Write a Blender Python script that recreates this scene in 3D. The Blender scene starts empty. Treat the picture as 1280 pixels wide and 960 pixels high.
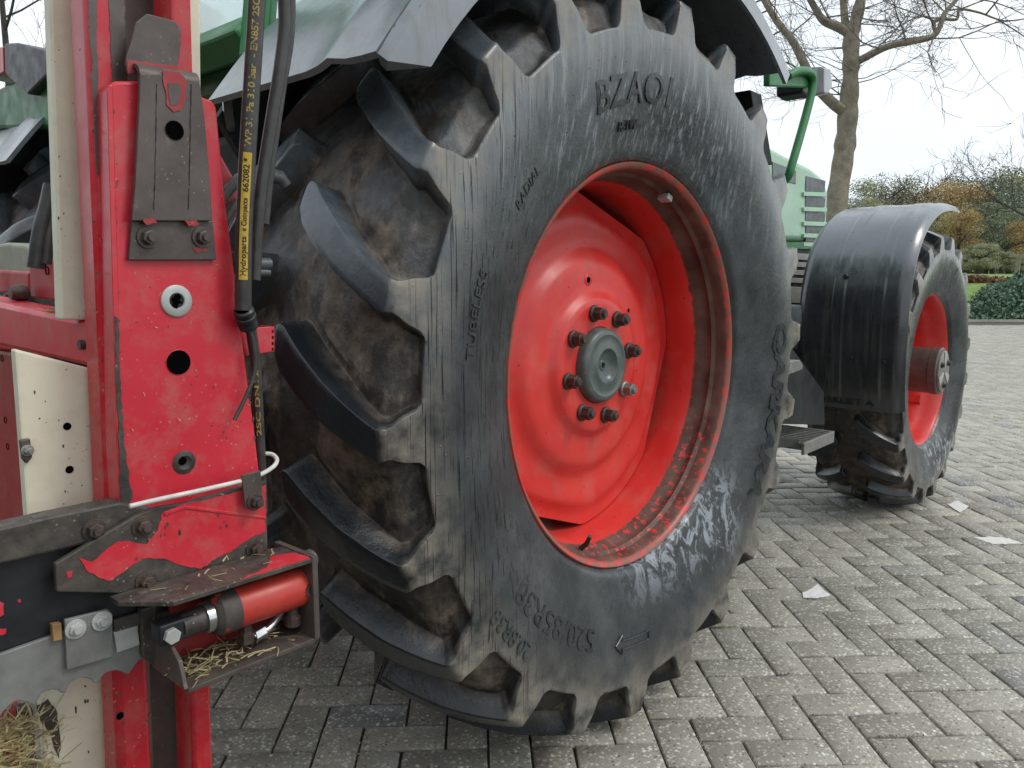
import bpy, bmesh, math, random
import numpy as np
from mathutils import Vector, Matrix
random.seed(7); rng = np.random.default_rng(7)
S = bpy.context.scene; COL = S.collection; PI = math.pi
# ------------------------------------------------------------------ camera
FOC = 986.3; PITCH = .1364
CAM = Vector((-1.6731, -1.0590, 1.1431)); _vx, _vy = .74794, .66376
FW = Vector((_vx*math.cos(PITCH), _vy*math.cos(PITCH), -math.sin(PITCH)))
RT = Vector((_vy, -_vx, 0)); UP = RT.cross(FW)
cam = bpy.data.cameras.new('camera'); co = bpy.data.objects.new('camera', cam); COL.objects.link(co)
M3 = Matrix((RT, UP, -FW)).transposed(); co.matrix_world = Matrix.Translation(CAM) @ M3.to_4x4()
cam.sensor_width = 36; cam.lens = FOC/1280*36; cam.clip_end = 2000; cam.clip_start = .02
cam.dof.use_dof = False
S.camera = co
# ------------------------------------------------------------------ sky, sun, exposure
w = bpy.data.worlds.new('World'); S.world = w; w.use_nodes = True
N = w.node_tree.nodes; Lk = w.node_tree.links; bg = N['Background']
sky = N.new('ShaderNodeTexSky'); sky.sky_type = 'NISHITA'; sky.sun_disc = False
SUN_EL, SUN_ROT = math.radians(48), math.radians(200)
sky.sun_elevation = SUN_EL; sky.sun_rotation = SUN_ROT
mx = N.new('ShaderNodeMixRGB'); mx.inputs[0].default_value = .86
tc = N.new('ShaderNodeTexCoord'); nz = N.new('ShaderNodeTexNoise'); nz.inputs['Scale'].default_value = 2.2; nz.inputs['Detail'].default_value = 5
cr = N.new('ShaderNodeValToRGB'); cr.color_ramp.elements[0].position = .3; cr.color_ramp.elements[1].position = .7
cr.color_ramp.elements[0].color = (.86, .92, .97, 1); cr.color_ramp.elements[1].color = (1, 1, 1, 1)
ml = N.new('ShaderNodeMixRGB'); ml.blend_type = 'MULTIPLY'; ml.inputs[0].default_value = 1; ml.inputs[2].default_value = (10.3, 10.75, 11.0, 1)
Lk.new(tc.outputs['Generated'], nz.inputs['Vector']); Lk.new(nz.outputs[0], cr.inputs[0]); Lk.new(cr.outputs[0], ml.inputs[1])
Lk.new(sky.outputs[0], mx.inputs[1]); Lk.new(ml.outputs[0], mx.inputs[2]); Lk.new(mx.outputs[0], bg.inputs[0])
bg.inputs[1].default_value = .1
sl = bpy.data.lights.new('sun', 'SUN'); sl.energy = 1.0; sl.angle = math.radians(18); sl.color = (1, .96, .9)
so = bpy.data.objects.new('sun', sl); COL.objects.link(so)
_az = math.radians(-62)      # the light comes from the camera's side, from the open yard
sd = Vector((math.cos(_az)*math.cos(SUN_EL), math.sin(_az)*math.cos(SUN_EL), math.sin(SUN_EL)))
so.rotation_euler = sd.to_track_quat('Z', 'Y').to_euler()
sky.sun_rotation = math.atan2(sd.x, sd.y)
S.view_settings.view_transform = 'Standard'; S.view_settings.look = 'None'; S.view_settings.exposure = .22; S.view_settings.gamma = 1
S.render.engine = 'CYCLES'
# ------------------------------------------------------------------ helpers
ROOTS = {}
def ray(px, py): return FW + RT*((px-640)/FOC) - UP*((py-480)/FOC)
def bp(px, py, ax, v):                       # a point of the plane ax = v
    d = ray(px, py); i = 'XYZ'.index(ax); return CAM + d*((v-CAM[i])/d[i])
def wd(px, py, dep): return CAM + ray(px, py)*dep
def hp(px, dep, z=0):                        # ground position at a heading and a depth
    p = wd(px, 345, dep); return Vector((p.x, p.y, z))
def thing(name, label, cat, loc=(0, 0, 0), group=None):
    o = bpy.data.objects.new(name, None); COL.objects.link(o); o.location = loc; o.empty_display_size = .2
    o['label'] = label; o['category'] = cat
    if group: o['group'] = group
    ROOTS[o.name] = Vector(loc); return o
def tag(o, label, cat, group=None):
    o['label'] = label; o['category'] = cat
    if group: o['group'] = group
    return o
def link(name, me, mat, parent=None, smooth=False, label=None):
    o = bpy.data.objects.new(name, me); COL.objects.link(o)
    if mat is not None and len(me.materials) == 0: me.materials.append(mat)
    if parent:
        o.parent = parent
        if parent.name in ROOTS: o.matrix_parent_inverse = Matrix.Translation(-ROOTS[parent.name])
    if smooth: me.polygons.foreach_set('use_smooth', [True]*len(me.polygons))
    if label: o['label'] = label
    return o
def struct(o): o['kind'] = 'structure'; return o
def stuff(o): o['kind'] = 'stuff'; return o
def mesh_np(name, V, F):                     # F: (n,k) ints
    me = bpy.data.meshes.new(name); V = np.asarray(V, np.float32); F = np.asarray(F, np.int32); k = F.shape[1]
    me.vertices.add(len(V)); me.vertices.foreach_set('co', V.ravel())
    me.loops.add(F.size); me.loops.foreach_set('vertex_index', F.ravel())
    me.polygons.add(len(F)); me.polygons.foreach_set('loop_start', np.arange(0, F.size, k, dtype=np.int32))
    me.update(calc_edges=True); me.validate(); return me
def attr(me, name, vals, dom='POINT'):
    a = me.attributes.new(name, 'FLOAT', dom); a.data.foreach_set('value', np.asarray(vals, np.float32))
class MB:
    def __init__(s): s.b = bmesh.new()
    def done(s, name, mat, parent=None, smooth=False, bevel=0, seg=2, label=None, ang=40):
        bmesh.ops.remove_doubles(s.b, verts=s.b.verts, dist=1e-6)
        bmesh.ops.recalc_face_normals(s.b, faces=s.b.faces)
        me = bpy.data.meshes.new(name); s.b.to_mesh(me); s.b.free()
        o = link(name, me, mat, parent, smooth, label)
        if bevel:
            m = o.modifiers.new('bevel', 'BEVEL'); m.width = bevel; m.segments = seg; m.limit_method = 'ANGLE'; m.angle_limit = math.radians(35)
            m.harden_normals = False
        if smooth and ang:
            try: me.set_sharp_from_angle(angle=math.radians(ang))
            except Exception: pass
        return o
    def prism(s, pts, vec):                  # polygon swept along vec
        vec = Vector(vec); a = [s.b.verts.new(p) for p in pts]; c = [s.b.verts.new(Vector(p)+vec) for p in pts]
        n = len(pts); s.b.faces.new(a); s.b.faces.new(c[::-1])
        for i in range(n): s.b.faces.new((a[i], c[i], c[(i+1) % n], a[(i+1) % n]))
        return s
    def box(s, lo, hi):
        x0, y0, z0 = lo; x1, y1, z1 = hi
        return s.prism([(x0, y0, z0), (x1, y0, z0), (x1, y1, z0), (x0, y1, z0)], (0, 0, z1-z0))
    def obox(s, c, ax, ay, az):              # centre and three half vectors
        c, ax, ay, az = map(Vector, (c, ax, ay, az))
        return s.prism([c-ax-ay-az, c+ax-ay-az, c+ax+ay-az, c-ax+ay-az], az*2)
    def lathe(s, prof, c, axis=(0, 1, 0), n=48, close=False, a0=0, a1=2*PI):   # prof: (radius, along axis)
        c = Vector(c); ax = Vector(axis).normalized(); u = ax.orthogonal().normalized(); v = ax.cross(u)
        full = abs(a1-a0-2*PI) < 1e-6; m = n if full else n+1; R = []
        for r, h in prof:
            if r < 1e-6: R.append([s.b.verts.new(c+ax*h)]*m)
            else: R.append([s.b.verts.new(c+ax*h+(u*math.cos(a0+(a1-a0)*i/n)+v*math.sin(a0+(a1-a0)*i/n))*r) for i in range(m)])
        for j in range(len(R)-1):
            for i in range(n):
                k = (i+1) % m; q = [R[j][i], R[j][k], R[j+1][k], R[j+1][i]]; q = list(dict.fromkeys(q))
                if len(q) > 2:
                    try: s.b.faces.new(q)
                    except ValueError: pass
        return s
    def tube(s, pts, r, n=10, cap=True):     # r: number or list
        pts = [Vector(p) for p in pts]; rs = r if isinstance(r, (list, tuple)) else [r]*len(pts); R = []; up = None
        for i, p in enumerate(pts):
            t = (pts[min(i+1, len(pts)-1)]-pts[max(i-1, 0)]).normalized()
            if up is None: up = t.orthogonal().normalized()
            up = (up-t*up.dot(t)).normalized(); sd_ = t.cross(up)
            R.append([s.b.verts.new(p+(up*math.cos(2*PI*k/n)+sd_*math.sin(2*PI*k/n))*rs[i]) for k in range(n)])
        for j in range(len(R)-1):
            for k in range(n): s.b.faces.new((R[j][k], R[j][(k+1) % n], R[j+1][(k+1) % n], R[j+1][k]))
        if cap and n > 2:
            s.b.faces.new(R[0][::-1]); s.b.faces.new(R[-1])
        return s
def smooth_path(pts, k=6):
    pts = [Vector(p) for p in pts]; out = []
    for i in range(len(pts)-1):
        p0 = pts[max(i-1, 0)]; p1 = pts[i]; p2 = pts[i+1]; p3 = pts[min(i+2, len(pts)-1)]
        for j in range(k):
            t = j/k; out.append(.5*((2*p1)+(p2-p0)*t+(2*p0-5*p1+4*p2-p3)*t*t+(3*p1-3*p2+p3-p0)*t**3))
    out.append(pts[-1]); return out
def jag(pts, amp, step, closed=True, seed=1):   # uneven outline for worn paint
    r = random.Random(seed); out = []; n = len(pts)
    for i in range(n if closed else n-1):
        a = Vector(pts[i]); b = Vector(pts[(i+1) % n]); L = (b-a).length; m = max(1, int(L/step))
        nrm = Vector((-(b-a).y, (b-a).x))/max(L, 1e-6)
        for j in range(m): out.append(a+(b-a)*(j/m)+nrm*r.uniform(-amp, amp)*(0 if j == 0 else 1))
    return [tuple(p) for p in out]
def slab(name, px, ax, v, th, mat, parent, bevel=.0015, label=None, smooth=False):   # a plate: outline on plane ax=v, thickness th along the axis
    d = [0, 0, 0]; d['XYZ'.index(ax)] = th
    m = MB(); m.prism([bp(x, y, ax, v) for x, y in px], d)
    return m.done(name, mat, parent, bevel=bevel, label=label, smooth=smooth)
def text_geo(txt, size, extrude=0, bold=0, shear=0):
    cu = bpy.data.curves.new('t', 'FONT'); cu.body = txt; cu.size = size; cu.extrude = extrude; cu.offset = bold; cu.shear = shear; cu.resolution_u = 3
    cu.align_x = 'CENTER'; cu.align_y = 'CENTER'
    o = bpy.data.objects.new('t', cu); COL.objects.link(o); dg = bpy.context.evaluated_depsgraph_get(); dg.update()
    me = bpy.data.meshes.new_from_object(o.evaluated_get(dg)); bpy.data.objects.remove(o); return me
# ------------------------------------------------------------------ materials
class NT:
    def __init__(s, name):
        s.m = bpy.data.materials.new(name); s.m.use_nodes = True; s.t = s.m.node_tree; s.p = s.t.nodes['Principled BSDF']
        s.tc = s.n('ShaderNodeTexCoord')
    def n(s, k, **kw):
        x = s.t.nodes.new(k)
        for a, b in kw.items(): setattr(x, a, b)
        return x
    def l(s, a, b): s.t.links.new(a, b)
    def mp(s, sc=(1, 1, 1), src='Object'):
        m = s.n('ShaderNodeMapping'); m.inputs['Scale'].default_value = sc; s.l(s.tc.outputs[src], m.inputs[0]); return m.outputs[0]
    def noise(s, scale, detail=4, vec=None, rough=.55, dist=0):
        x = s.n('ShaderNodeTexNoise'); x.inputs['Scale'].default_value = scale; x.inputs['Detail'].default_value = detail
        x.inputs['Roughness'].default_value = rough; x.inputs['Distortion'].default_value = dist
        s.l(vec if vec is not None else s.tc.outputs['Object'], x.inputs['Vector']); return x.outputs[0]
    def vor(s, scale, vec=None, out=0, feat='F1'):
        x = s.n('ShaderNodeTexVoronoi'); x.feature = feat; x.inputs['Scale'].default_value = scale
        s.l(vec if vec is not None else s.tc.outputs['Object'], x.inputs['Vector']); return x.outputs[out]
    def ramp(s, v, a, b, lo=0, hi=1):
        x = s.n('ShaderNodeMapRange'); x.clamp = True
        for i, q in zip((1, 2, 3, 4), (a, b, lo, hi)): x.inputs[i].default_value = q
        s.l(v, x.inputs[0]); return x.outputs[0]
    def mix(s, f, a, b, mode='MIX'):
        x = s.n('ShaderNodeMixRGB'); x.blend_type = mode
        for i, q in zip((0, 1, 2), (f, a, b)):
            if isinstance(q, bpy.types.NodeSocket): s.l(q, x.inputs[i])
            elif i == 0: x.inputs[0].default_value = q
            else: x.inputs[i].default_value = (*q, 1) if len(q) == 3 else q
        return x.outputs[0]
    def math(s, op, a, b=0, c=0):
        x = s.n('ShaderNodeMath'); x.operation = op
        for i, q in zip((0, 1, 2), (a, b, c)):
            if isinstance(q, bpy.types.NodeSocket): s.l(q, x.inputs[i])
            else: x.inputs[i].default_value = q
        return x.outputs[0]
    def attr(s, nm): x = s.n('ShaderNodeAttribute'); x.attribute_name = nm; return x.outputs['Fac']
    def sep(s, v): x = s.n('ShaderNodeSeparateXYZ'); s.l(v, x.inputs[0]); return x.outputs
    def bump(s, h, st=.3, d=.01, prev=None):
        x = s.n('ShaderNodeBump'); x.inputs['Strength'].default_value = st; x.inputs['Distance'].default_value = d; s.l(h, x.inputs['Height'])
        if prev is not None: s.l(prev, x.inputs['Normal'])
        s.l(x.outputs[0], s.p.inputs['Normal']); return x.outputs[0]
    def set(s, k, v):
        if isinstance(v, bpy.types.NodeSocket): s.l(v, s.p.inputs[k])
        else: s.p.inputs[k].default_value = v
def paint(name, col, rough=.35, chip=.64, chipcol=(.07, .05, .045), dust=.25, dustcol=(.35, .28, .22), fade=None, scale=9, spec=.5, specks=True):
    t = NT(name)
    big = t.noise(3, 5); c = t.mix(t.ramp(big, .35, .7), col, fade or tuple(min(1, q*1.15+.012) for q in col))
    d = t.ramp(t.noise(26, 6, rough=.7), .48, .8, 0, dust); c = t.mix(d, c, dustcol)
    if specks:
        sp = t.ramp(t.vor(95), .0, .16, 1, 0); g = t.ramp(t.noise(11, 3), .5, .6); c = t.mix(t.math('MULTIPLY', t.math('MULTIPLY', sp, g), .7), c, (.5, .42, .32))
        sk = t.ramp(t.vor(60, t.mp((1, .6, 1.3))), .0, .11, 1, 0); g2 = t.ramp(t.noise(7, 3), .52, .56); c = t.mix(t.math('MULTIPLY', sk, g2), c, (.03, .02, .02))
    ch = t.ramp(t.noise(scale, 8, rough=.62), chip, chip+.012); c = t.mix(ch, c, chipcol)
    t.set('Base Color', c); t.set('Specular IOR Level', spec)
    r = t.ramp(t.noise(14, 5), .3, .75, rough*.75, rough*1.5); r = t.math('ADD', r, t.math('MULTIPLY', ch, .25)); t.set('Roughness', r)
    h = t.math('ADD', t.math('MULTIPLY', ch, -1.0), t.math('MULTIPLY', t.noise(60, 4), .25)); t.bump(h, .35, .0015)
    return t.m
def plain(name, col, rough=.5, metal=0, var=.3, scale=20, bump=.2, bd=.001, col2=None, spec=.5, fleck=0):
    t = NT(name); c2 = col2 or tuple(q*(1+var) for q in col); c1 = tuple(q*(1-var) for q in col) if col2 is None else col
    c = t.mix(t.ramp(t.noise(scale, 7, rough=.65), .35, .65), c1, c2)
    if fleck:
        f = t.math('MULTIPLY', t.ramp(t.vor(130), .08, .18, 1, 0), t.ramp(t.noise(13, 4), .5, .58)); c = t.mix(t.math('MULTIPLY', f, fleck), c, (.45, .40, .33))
        r_ = t.ramp(t.noise(34, 8, rough=.7), .6, .66); c = t.mix(t.math('MULTIPLY', r_, .6), c, (.19, .15, .115))
    t.set('Base Color', c); t.set('Metallic', metal); t.set('Specular IOR Level', spec)
    t.set('Roughness', t.ramp(t.noise(scale*1.7, 5), .3, .7, rough*.8, min(1, rough*1.25)))
    t.bump(t.noise(scale*4, 6), bump, bd); return t.m
M = {}
M['red'] = paint('red paint', (.58, .022, .040), .3, chip=.70, dust=.4)
M['red_tube'] = paint('red tube paint', (.50, .014, .026), .25, chip=.70, dust=.35)
M['brick_red'] = paint('dull red paint', (.33, .02, .022), .45, chip=.66)
M['orange'] = paint('orange red cylinder paint', (.50, .040, .028), .33, chip=.66, dust=.2)
M['grime_red'] = paint('grimy steel with orange paint left', (.05, .04, .036), .45, chip=.54, chipcol=(.6, .05, .03), scale=22)
M['green'] = paint('green paint', (.025, .17, .05), .4, chip=.8, dustcol=(.2, .3, .2), specks=False, dust=.06)
M['pale_green'] = paint('pale green bonnet paint', (.34, .53, .38), .35, chip=.85, specks=False, dust=.1)
M['cream'] = paint('cream paint', (.74, .70, .54), .45, chip=.71, chipcol=(.19, .14, .09), dust=.35, dustcol=(.42, .38, .27))
M['grime'] = plain('grimy dark steel', (.03, .026, .023), .5, .0, .5, 24, .5, .002, col2=(.10, .085, .07), fleck=.8)
M['brown'] = plain('worn brown steel', (.075, .058, .05), .42, .15, .25, 16, .3, .001, col2=(.125, .1, .088), fleck=.4)
M['rust'] = plain('rusty bolt', (.045, .032, .028), .5, .3, .4, 70, .5, .001, col2=(.12, .085, .07))
M['steel'] = plain('dull steel', (.30, .29, .27), .42, .55, .2, 40, .3, .0006)
M['blade'] = plain('greased grey blade', (.17, .165, .155), .5, .3, .3, 12, .3, .0006, col2=(.30, .30, .29))
M['bright'] = plain('bright steel', (.6, .6, .6), .22, .9, .1, 50, .05, .0005)
M['zinc'] = plain('pale zinc', (.48, .49, .47), .45, .2, .1, 60, .2, .0006)
M['rod'] = plain('white plastic rod', (.62, .6, .56), .4, 0, .15, 40, .2, .0006)
M['hose'] = plain('hose rubber', (.028, .027, .026), .38, 0, .4, 50, .25, .0006, col2=(.06, .055, .05))
M['yellow'] = plain('yellow hose print', (.55, .36, .04), .6, 0, .2, 90, 0)
M['ink'] = plain('black print', (.012, .011, .01), .6, 0, .1, 90, 0)
M['gold'] = plain('gold print', (.38, .27, .07), .6, 0, .2, 200, 0)
M['black'] = plain('black plastic', (.018, .02, .023), .4, 0, .3, 14, .3, .001)
M['dark'] = plain('dark machinery', (.010, .012, .012), .6, 0, .5, 8, .3, .002)
M['hole'] = plain('dark hole', (.003, .003, .003), 1, 0, .1, 10, 0, spec=0)
M['grey'] = paint('grey hub paint', (.085, .108, .102), .33, chip=.7, dust=.45, dustcol=(.28, .27, .22))
M['gunmetal'] = plain('grey step metal', (.10, .11, .115), .42, .2, .3, 30, .3, .0008)
M['straw'] = plain('straw', (.40, .33, .17), .7, 0, .4, 30, .2)
M['orange_lens'] = plain('red lamp lens', (.5, .02, .02), .2, 0, .1, 30, 0)
M['silver'] = plain('silver lens', (.4, .42, .43), .2, .2, .1, 30, 0)
M['cloth'] = plain('pale green tank plastic', (.32, .37, .28), .5, 0, .2, 10, .2, .002)
def glass():
    t = NT('cab glass'); t.set('Base Color', (.75, .9, .86, 1)); t.set('Roughness', .06); t.set('Transmission Weight', .85); t.set('IOR', 1.2)
    t.set('Alpha', .55); return t.m
M['glass'] = glass()
def rubber(name, sidewall=True):
    t = NT(name); pos = t.tc.outputs['Object']; x, y, z = t.sep(pos)
    g = t.attr('grime'); sw = t.attr('side')
    base = t.mix(t.ramp(t.noise(5, 6), .35, .7), (.006, .009, .012), (.020, .024, .028))
    zn = t.math('ADD', z, t.math('MULTIPLY', t.math('SUBTRACT', t.noise(7, 5), .5), .2)); sky_tint = t.mix(t.ramp(t.noise(30, 6, rough=.7), .35, .65), (.085, .105, .12), (.14, .165, .185)); base = t.mix(t.ramp(zn, .16, .34, 0, .9), base, sky_tint)  # upper lug faces paled by height: sky reflection painted into the colour
    # dried mud in the gaps
    mudn = t.ramp(t.noise(9, 8, rough=.65), .34, .58); mud = t.mix(t.ramp(t.noise(22, 6, rough=.7), .35, .65), (.032, .023, .017), (.20, .155, .115))
    wetm = t.ramp(t.noise(8, 7, t.mp((1, 1, .5)), .65), .47, .52); mud = t.mix(t.math('MULTIPLY', wetm, .8), mud, (.016, .013, .011))
    gm = t.math('MULTIPLY', t.ramp(g, .45, .97), t.ramp(mudn, 0, 1, .35, 1)); c = t.mix(gm, base, mud)
    # weathered sidewall, drips running down
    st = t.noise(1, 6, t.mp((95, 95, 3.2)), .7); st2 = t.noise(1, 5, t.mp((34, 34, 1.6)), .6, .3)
    grey = t.mix(t.ramp(t.noise(7, 7, rough=.7), .4, .65), (.032, .038, .042), (.080, .085, .087))
    scr = t.math('MULTIPLY', t.ramp(t.noise(1, 8, t.mp((130, 130, 22)), .75, 1.2), .6, .66), t.ramp(t.noise(5, 3), .45, .6)); grey = t.mix(t.math('MULTIPLY', scr, .6), grey, (.21, .22, .22))
    scd = t.ramp(t.noise(1, 8, t.mp((70, 70, 30)), .75, 1.5), .6, .68); grey = t.mix(t.math('MULTIPLY', scd, .6), grey, (.02, .022, .024))
    swn = t.math('MULTIPLY', sw, t.ramp(t.noise(4, 5), .25, .6, .45, 1)); c = t.mix(swn, c, grey)
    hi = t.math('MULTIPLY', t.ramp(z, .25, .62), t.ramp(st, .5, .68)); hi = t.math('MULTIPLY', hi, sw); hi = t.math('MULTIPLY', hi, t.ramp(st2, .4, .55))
    c = t.mix(t.math('MULTIPLY', hi, .85), c, (.42, .46, .49))  # pale upper streaks: reflected sky painted in
    rad_ = t.math('SQRT', t.math('ADD', t.math('MULTIPLY', x, x), t.math('MULTIPLY', z, z))); top_sheen = t.math('MULTIPLY', t.ramp(t.math('ADD', rad_, t.math('MULTIPLY', t.noise(1, 5, t.mp((30, 30, 4)), .6), .14)), .75, .87), t.ramp(z, -.05, .5))
    top_sheen = t.math('MULTIPLY', t.math('MULTIPLY', top_sheen, sw), t.ramp(t.noise(1, 7, t.mp((80, 80, 5)), .7), .3, .6, .45, 1)); c = t.mix(t.math('MULTIPLY', top_sheen, .62), c, (.30, .335, .36))  # upper shoulder paled where it faces up, sky light put into the colour
    # pillars at the tread edge carry tan mud
    ed = t.attr('edge'); c = t.mix(t.math('MULTIPLY', ed, t.ramp(t.noise(16, 6), .34, .58)), c, (.27, .24, .195))
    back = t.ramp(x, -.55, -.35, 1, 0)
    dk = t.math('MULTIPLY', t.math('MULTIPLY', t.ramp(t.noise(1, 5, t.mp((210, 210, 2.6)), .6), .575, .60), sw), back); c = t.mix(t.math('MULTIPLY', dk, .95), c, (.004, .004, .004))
    # pale patch low on the sidewall: sky reflection painted as colour
    low_sheen = t.math('MULTIPLY', t.ramp(t.noise(1, 7, t.mp((26, 26, 15)), .72, 1.0), .50, .56), t.math('MULTIPLY', t.ramp(z, -.62, -.50), t.ramp(z, -.40, -.30, 1, 0)))
    low_sheen = t.math('MULTIPLY', low_sheen, t.math('MULTIPLY', t.ramp(x, -.12, .02), t.ramp(x, .40, .5, 1, 0))); c = t.mix(t.math('MULTIPLY', t.math('MULTIPLY', low_sheen, sw), .9), c, (.33, .36, .40))
    t.set('Base Color', c)
    wet = t.ramp(t.noise(12, 6, rough=.65), .35, .65); r = t.ramp(wet, 0, 1, .14, .34); r = t.math('ADD', r, t.math('MULTIPLY', sw, .02))
    r = t.math('ADD', r, t.math('MULTIPLY', gm, .3)); t.set('Roughness', r); t.set('Specular IOR Level', .55)
    h = t.math('ADD', t.math('MULTIPLY', t.noise(55, 7, rough=.7), .6), t.math('MULTIPLY', t.math('MULTIPLY', g, t.noise(24, 8, rough=.7)), 3.2))
    h = t.math('ADD', h, t.math('MULTIPLY', t.math('MULTIPLY', st, sw), .7))
    b = t.bump(h, .5, .003)
    dr = t.math('MULTIPLY', t.ramp(t.vor(48), .02, .12, 1, 0), t.math('MULTIPLY', sw, t.ramp(t.noise(6, 2), .5, .6))); t.bump(dr, .9, .004, b)
    return t.m
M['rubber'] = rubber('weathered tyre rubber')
def rimpaint():
    t = NT('tractor rim paint'); x, y, z = t.sep(t.tc.outputs['Object'])
    c = t.mix(t.ramp(t.noise(4, 4), .35, .7), (.64, .028, .024), (.78, .058, .046))
    sp = t.ramp(t.vor(34), .05, .13, 1, 0); c = t.mix(t.math('MULTIPLY', sp, t.ramp(t.noise(9, 3), .5, .54, 0, .9)), c, (.05, .02, .02))
    d = t.ramp(t.noise(11, 6, rough=.65), .5, .85, 0, .4); c = t.mix(d, c, (.50, .24, .19))
    spl = t.math('MULTIPLY', t.ramp(t.vor(120), .06, .16, 1, 0), t.ramp(t.noise(6, 4), .47, .55)); c = t.mix(t.math('MULTIPLY', spl, .55), c, (.30, .16, .12))
    pc = t.ramp(t.noise(26, 8, rough=.6), .69, .70); c = t.mix(pc, c, (.12, .09, .085))
    run = t.math('MULTIPLY', t.ramp(t.noise(1, 6, t.mp((55, 55, 5)), .6), .60, .66), .35); c = t.mix(run, c, (.34, .10, .08))
    # brown dirt baked on the bead seat
    yy = t.math('ADD', y, t.math('MULTIPLY', t.math('SUBTRACT', t.noise(40, 6, rough=.7), .5), .022))
    band = t.math('MULTIPLY', t.ramp(yy, .004, .010), t.ramp(yy, .098, .104, 1, 0)); rr = t.math('SQRT', t.math('ADD', t.math('MULTIPLY', x, x), t.math('MULTIPLY', z, z)))
    band = t.math('MULTIPLY', band, t.ramp(rr, .44, .45)); flake = t.ramp(t.noise(55, 6, rough=.7), .56, .6)
    zlow = t.ramp(z, -.3, -.15, 1, .0); band = t.math('MULTIPLY', band, t.math('SUBTRACT', 1, t.math('MULTIPLY', flake, zlow)))
    c = t.mix(band, c, t.mix(t.ramp(t.noise(14, 6), .35, .7), (.075, .03, .022), (.17, .105, .08)))
    lip = t.math('MULTIPLY', t.ramp(rr, .480, .488), t.ramp(t.noise(30, 6), .36, .52)); c = t.mix(t.math('MULTIPLY', lip, .85), c, (.20, .12, .085))
    t.set('Base Color', c); t.set('Roughness', t.math('ADD', t.ramp(t.noise(8, 5), .3, .7, .3, .42), t.math('MULTIPLY', band, .25)))
    t.bump(t.math('ADD', t.noise(50, 5), t.math('MULTIPLY', band, t.noise(70, 6))), .25, .0012); return t.m
M['rim'] = rimpaint()
def fender_mat(nm, lightc, two=False):
    t = NT(nm); x, y, z = t.sep(t.tc.outputs['Object'])
    dk_ = t.mix(t.ramp(t.noise(5, 6), .4, .7), (.012, .015, .018), (.030, .034, .038)); lt_ = t.mix(t.ramp(t.noise(5, 6), .35, .7), tuple(q*.7 for q in lightc), lightc)
    if two:
        zz = t.math('ADD', z, t.math('MULTIPLY', t.math('SUBTRACT', t.noise(9, 6, rough=.7), .5), .16)); zz = t.math('ADD', zz, t.math('MULTIPLY', t.math('SUBTRACT', t.noise(1, 4, t.mp((45, 45, 1.5))), .5), .14)); c = t.mix(t.ramp(zz, 1.14, 1.21), dk_, lt_)
    else: c = lt_
    st = t.ramp(t.noise(1, 5, t.mp((40, 40, 2.0)), .6), .5, .62); c = t.mix(t.math('MULTIPLY', st, .35), c, (.085, .075, .062))
    sp = t.ramp(t.vor(34, t.mp((1, 1.6, .5))), .08, .16, 1, 0); c = t.mix(t.math('MULTIPLY', sp, t.ramp(t.noise(5, 2), .5, .55)), c, (.02, .015, .01))
    t.set('Base Color', c); t.set('Roughness', t.ramp(t.noise(9, 6, rough=.7), .35, .65, .25, .42)); t.set('Specular IOR Level', .7); t.set('Coat Weight', .6); t.set('Coat Roughness', .18); t.bump(t.noise(35, 6), .3, .002); return t.m
M['guard'] = fender_mat('wet black mudguard plastic', (.05, .055, .06)); M['guard_rear'] = fender_mat('wet mudguard plastic with sky sheen', (.21, .235, .26)); M['guard_front'] = fender_mat('front mudguard plastic dirty below', (.135, .155, .18), True)  # pale guard tones hold painted sky reflection; the front is also dirty below
def paving(name, obj):
    t = NT(name)
    if obj: oi = t.n('ShaderNodeObjectInfo'); tone = oi.outputs['Random']
    else: tone = t.attr('tone')
    geo = t.n('ShaderNodeNewGeometry'); P = geo.outputs['Position']
    c = t.mix(tone, (.34, .318, .258), (.50, .466, .38)); blu = t.ramp(tone, .95, .97); c = t.mix(blu, c, (.24, .245, .25))
    c = t.mix(t.ramp(tone, .03, .02), c, (.44, .43, .34))
    c = t.mix(t.ramp(t.noise(3, 5, P), .4, .7, 0, .5), c, (.15, .14, .115))
    v = t.n('ShaderNodeTexVoronoi'); v.inputs['Scale'].default_value = 105; t.l(P, v.inputs['Vector']); vc = t.sep(v.outputs['Color'])
    gr = t.math('MULTIPLY', t.ramp(v.outputs['Distance'], .25, .60, 1, 0), t.ramp(vc[0], .45, .60)); c = t.mix(t.math('MULTIPLY', gr, .9), c, (.72, .70, .62))
    dkk = t.math('MULTIPLY', t.ramp(v.outputs['Distance'], .3, .45, 1, 0), t.ramp(vc[1], .74, .78)); c = t.mix(t.math('MULTIPLY', dkk, .7), c, (.07, .065, .06))
    v2 = t.n('ShaderNodeTexVoronoi'); v2.inputs['Scale'].default_value = 62; t.l(P, v2.inputs['Vector']); v2c = t.sep(v2.outputs['Color'])
    g2 = t.math('MULTIPLY', t.ramp(v2.outputs['Distance'], .22, .34, 1, 0), t.ramp(v2c[0], .80, .84)); c = t.mix(g2, c, (.80, .78, .72))
    f = t.noise(260, 3, P); c = t.mix(t.ramp(f, .4, .6, .0, .35), c, (.09, .085, .075))
    t.set('Base Color', c); t.set('Roughness', t.ramp(t.noise(4, 4, P), .35, .65, .42, .68)); t.set('Specular IOR Level', .5)
    t.bump(t.math('ADD', t.math('MULTIPLY', gr, .6), f), .45, .0018); return t.m
M['brick'] = paving('washed concrete paver', True); M['brick_far'] = paving('washed concrete paver field', False)
M['wood'] = plain('raw wood', (.30, .17, .07), .7, 0, .3, 40, .3, .001)
M['lime'] = plain('lime', (.75, .74, .70), .8, 0, .1, 60, .3, .001)
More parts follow.
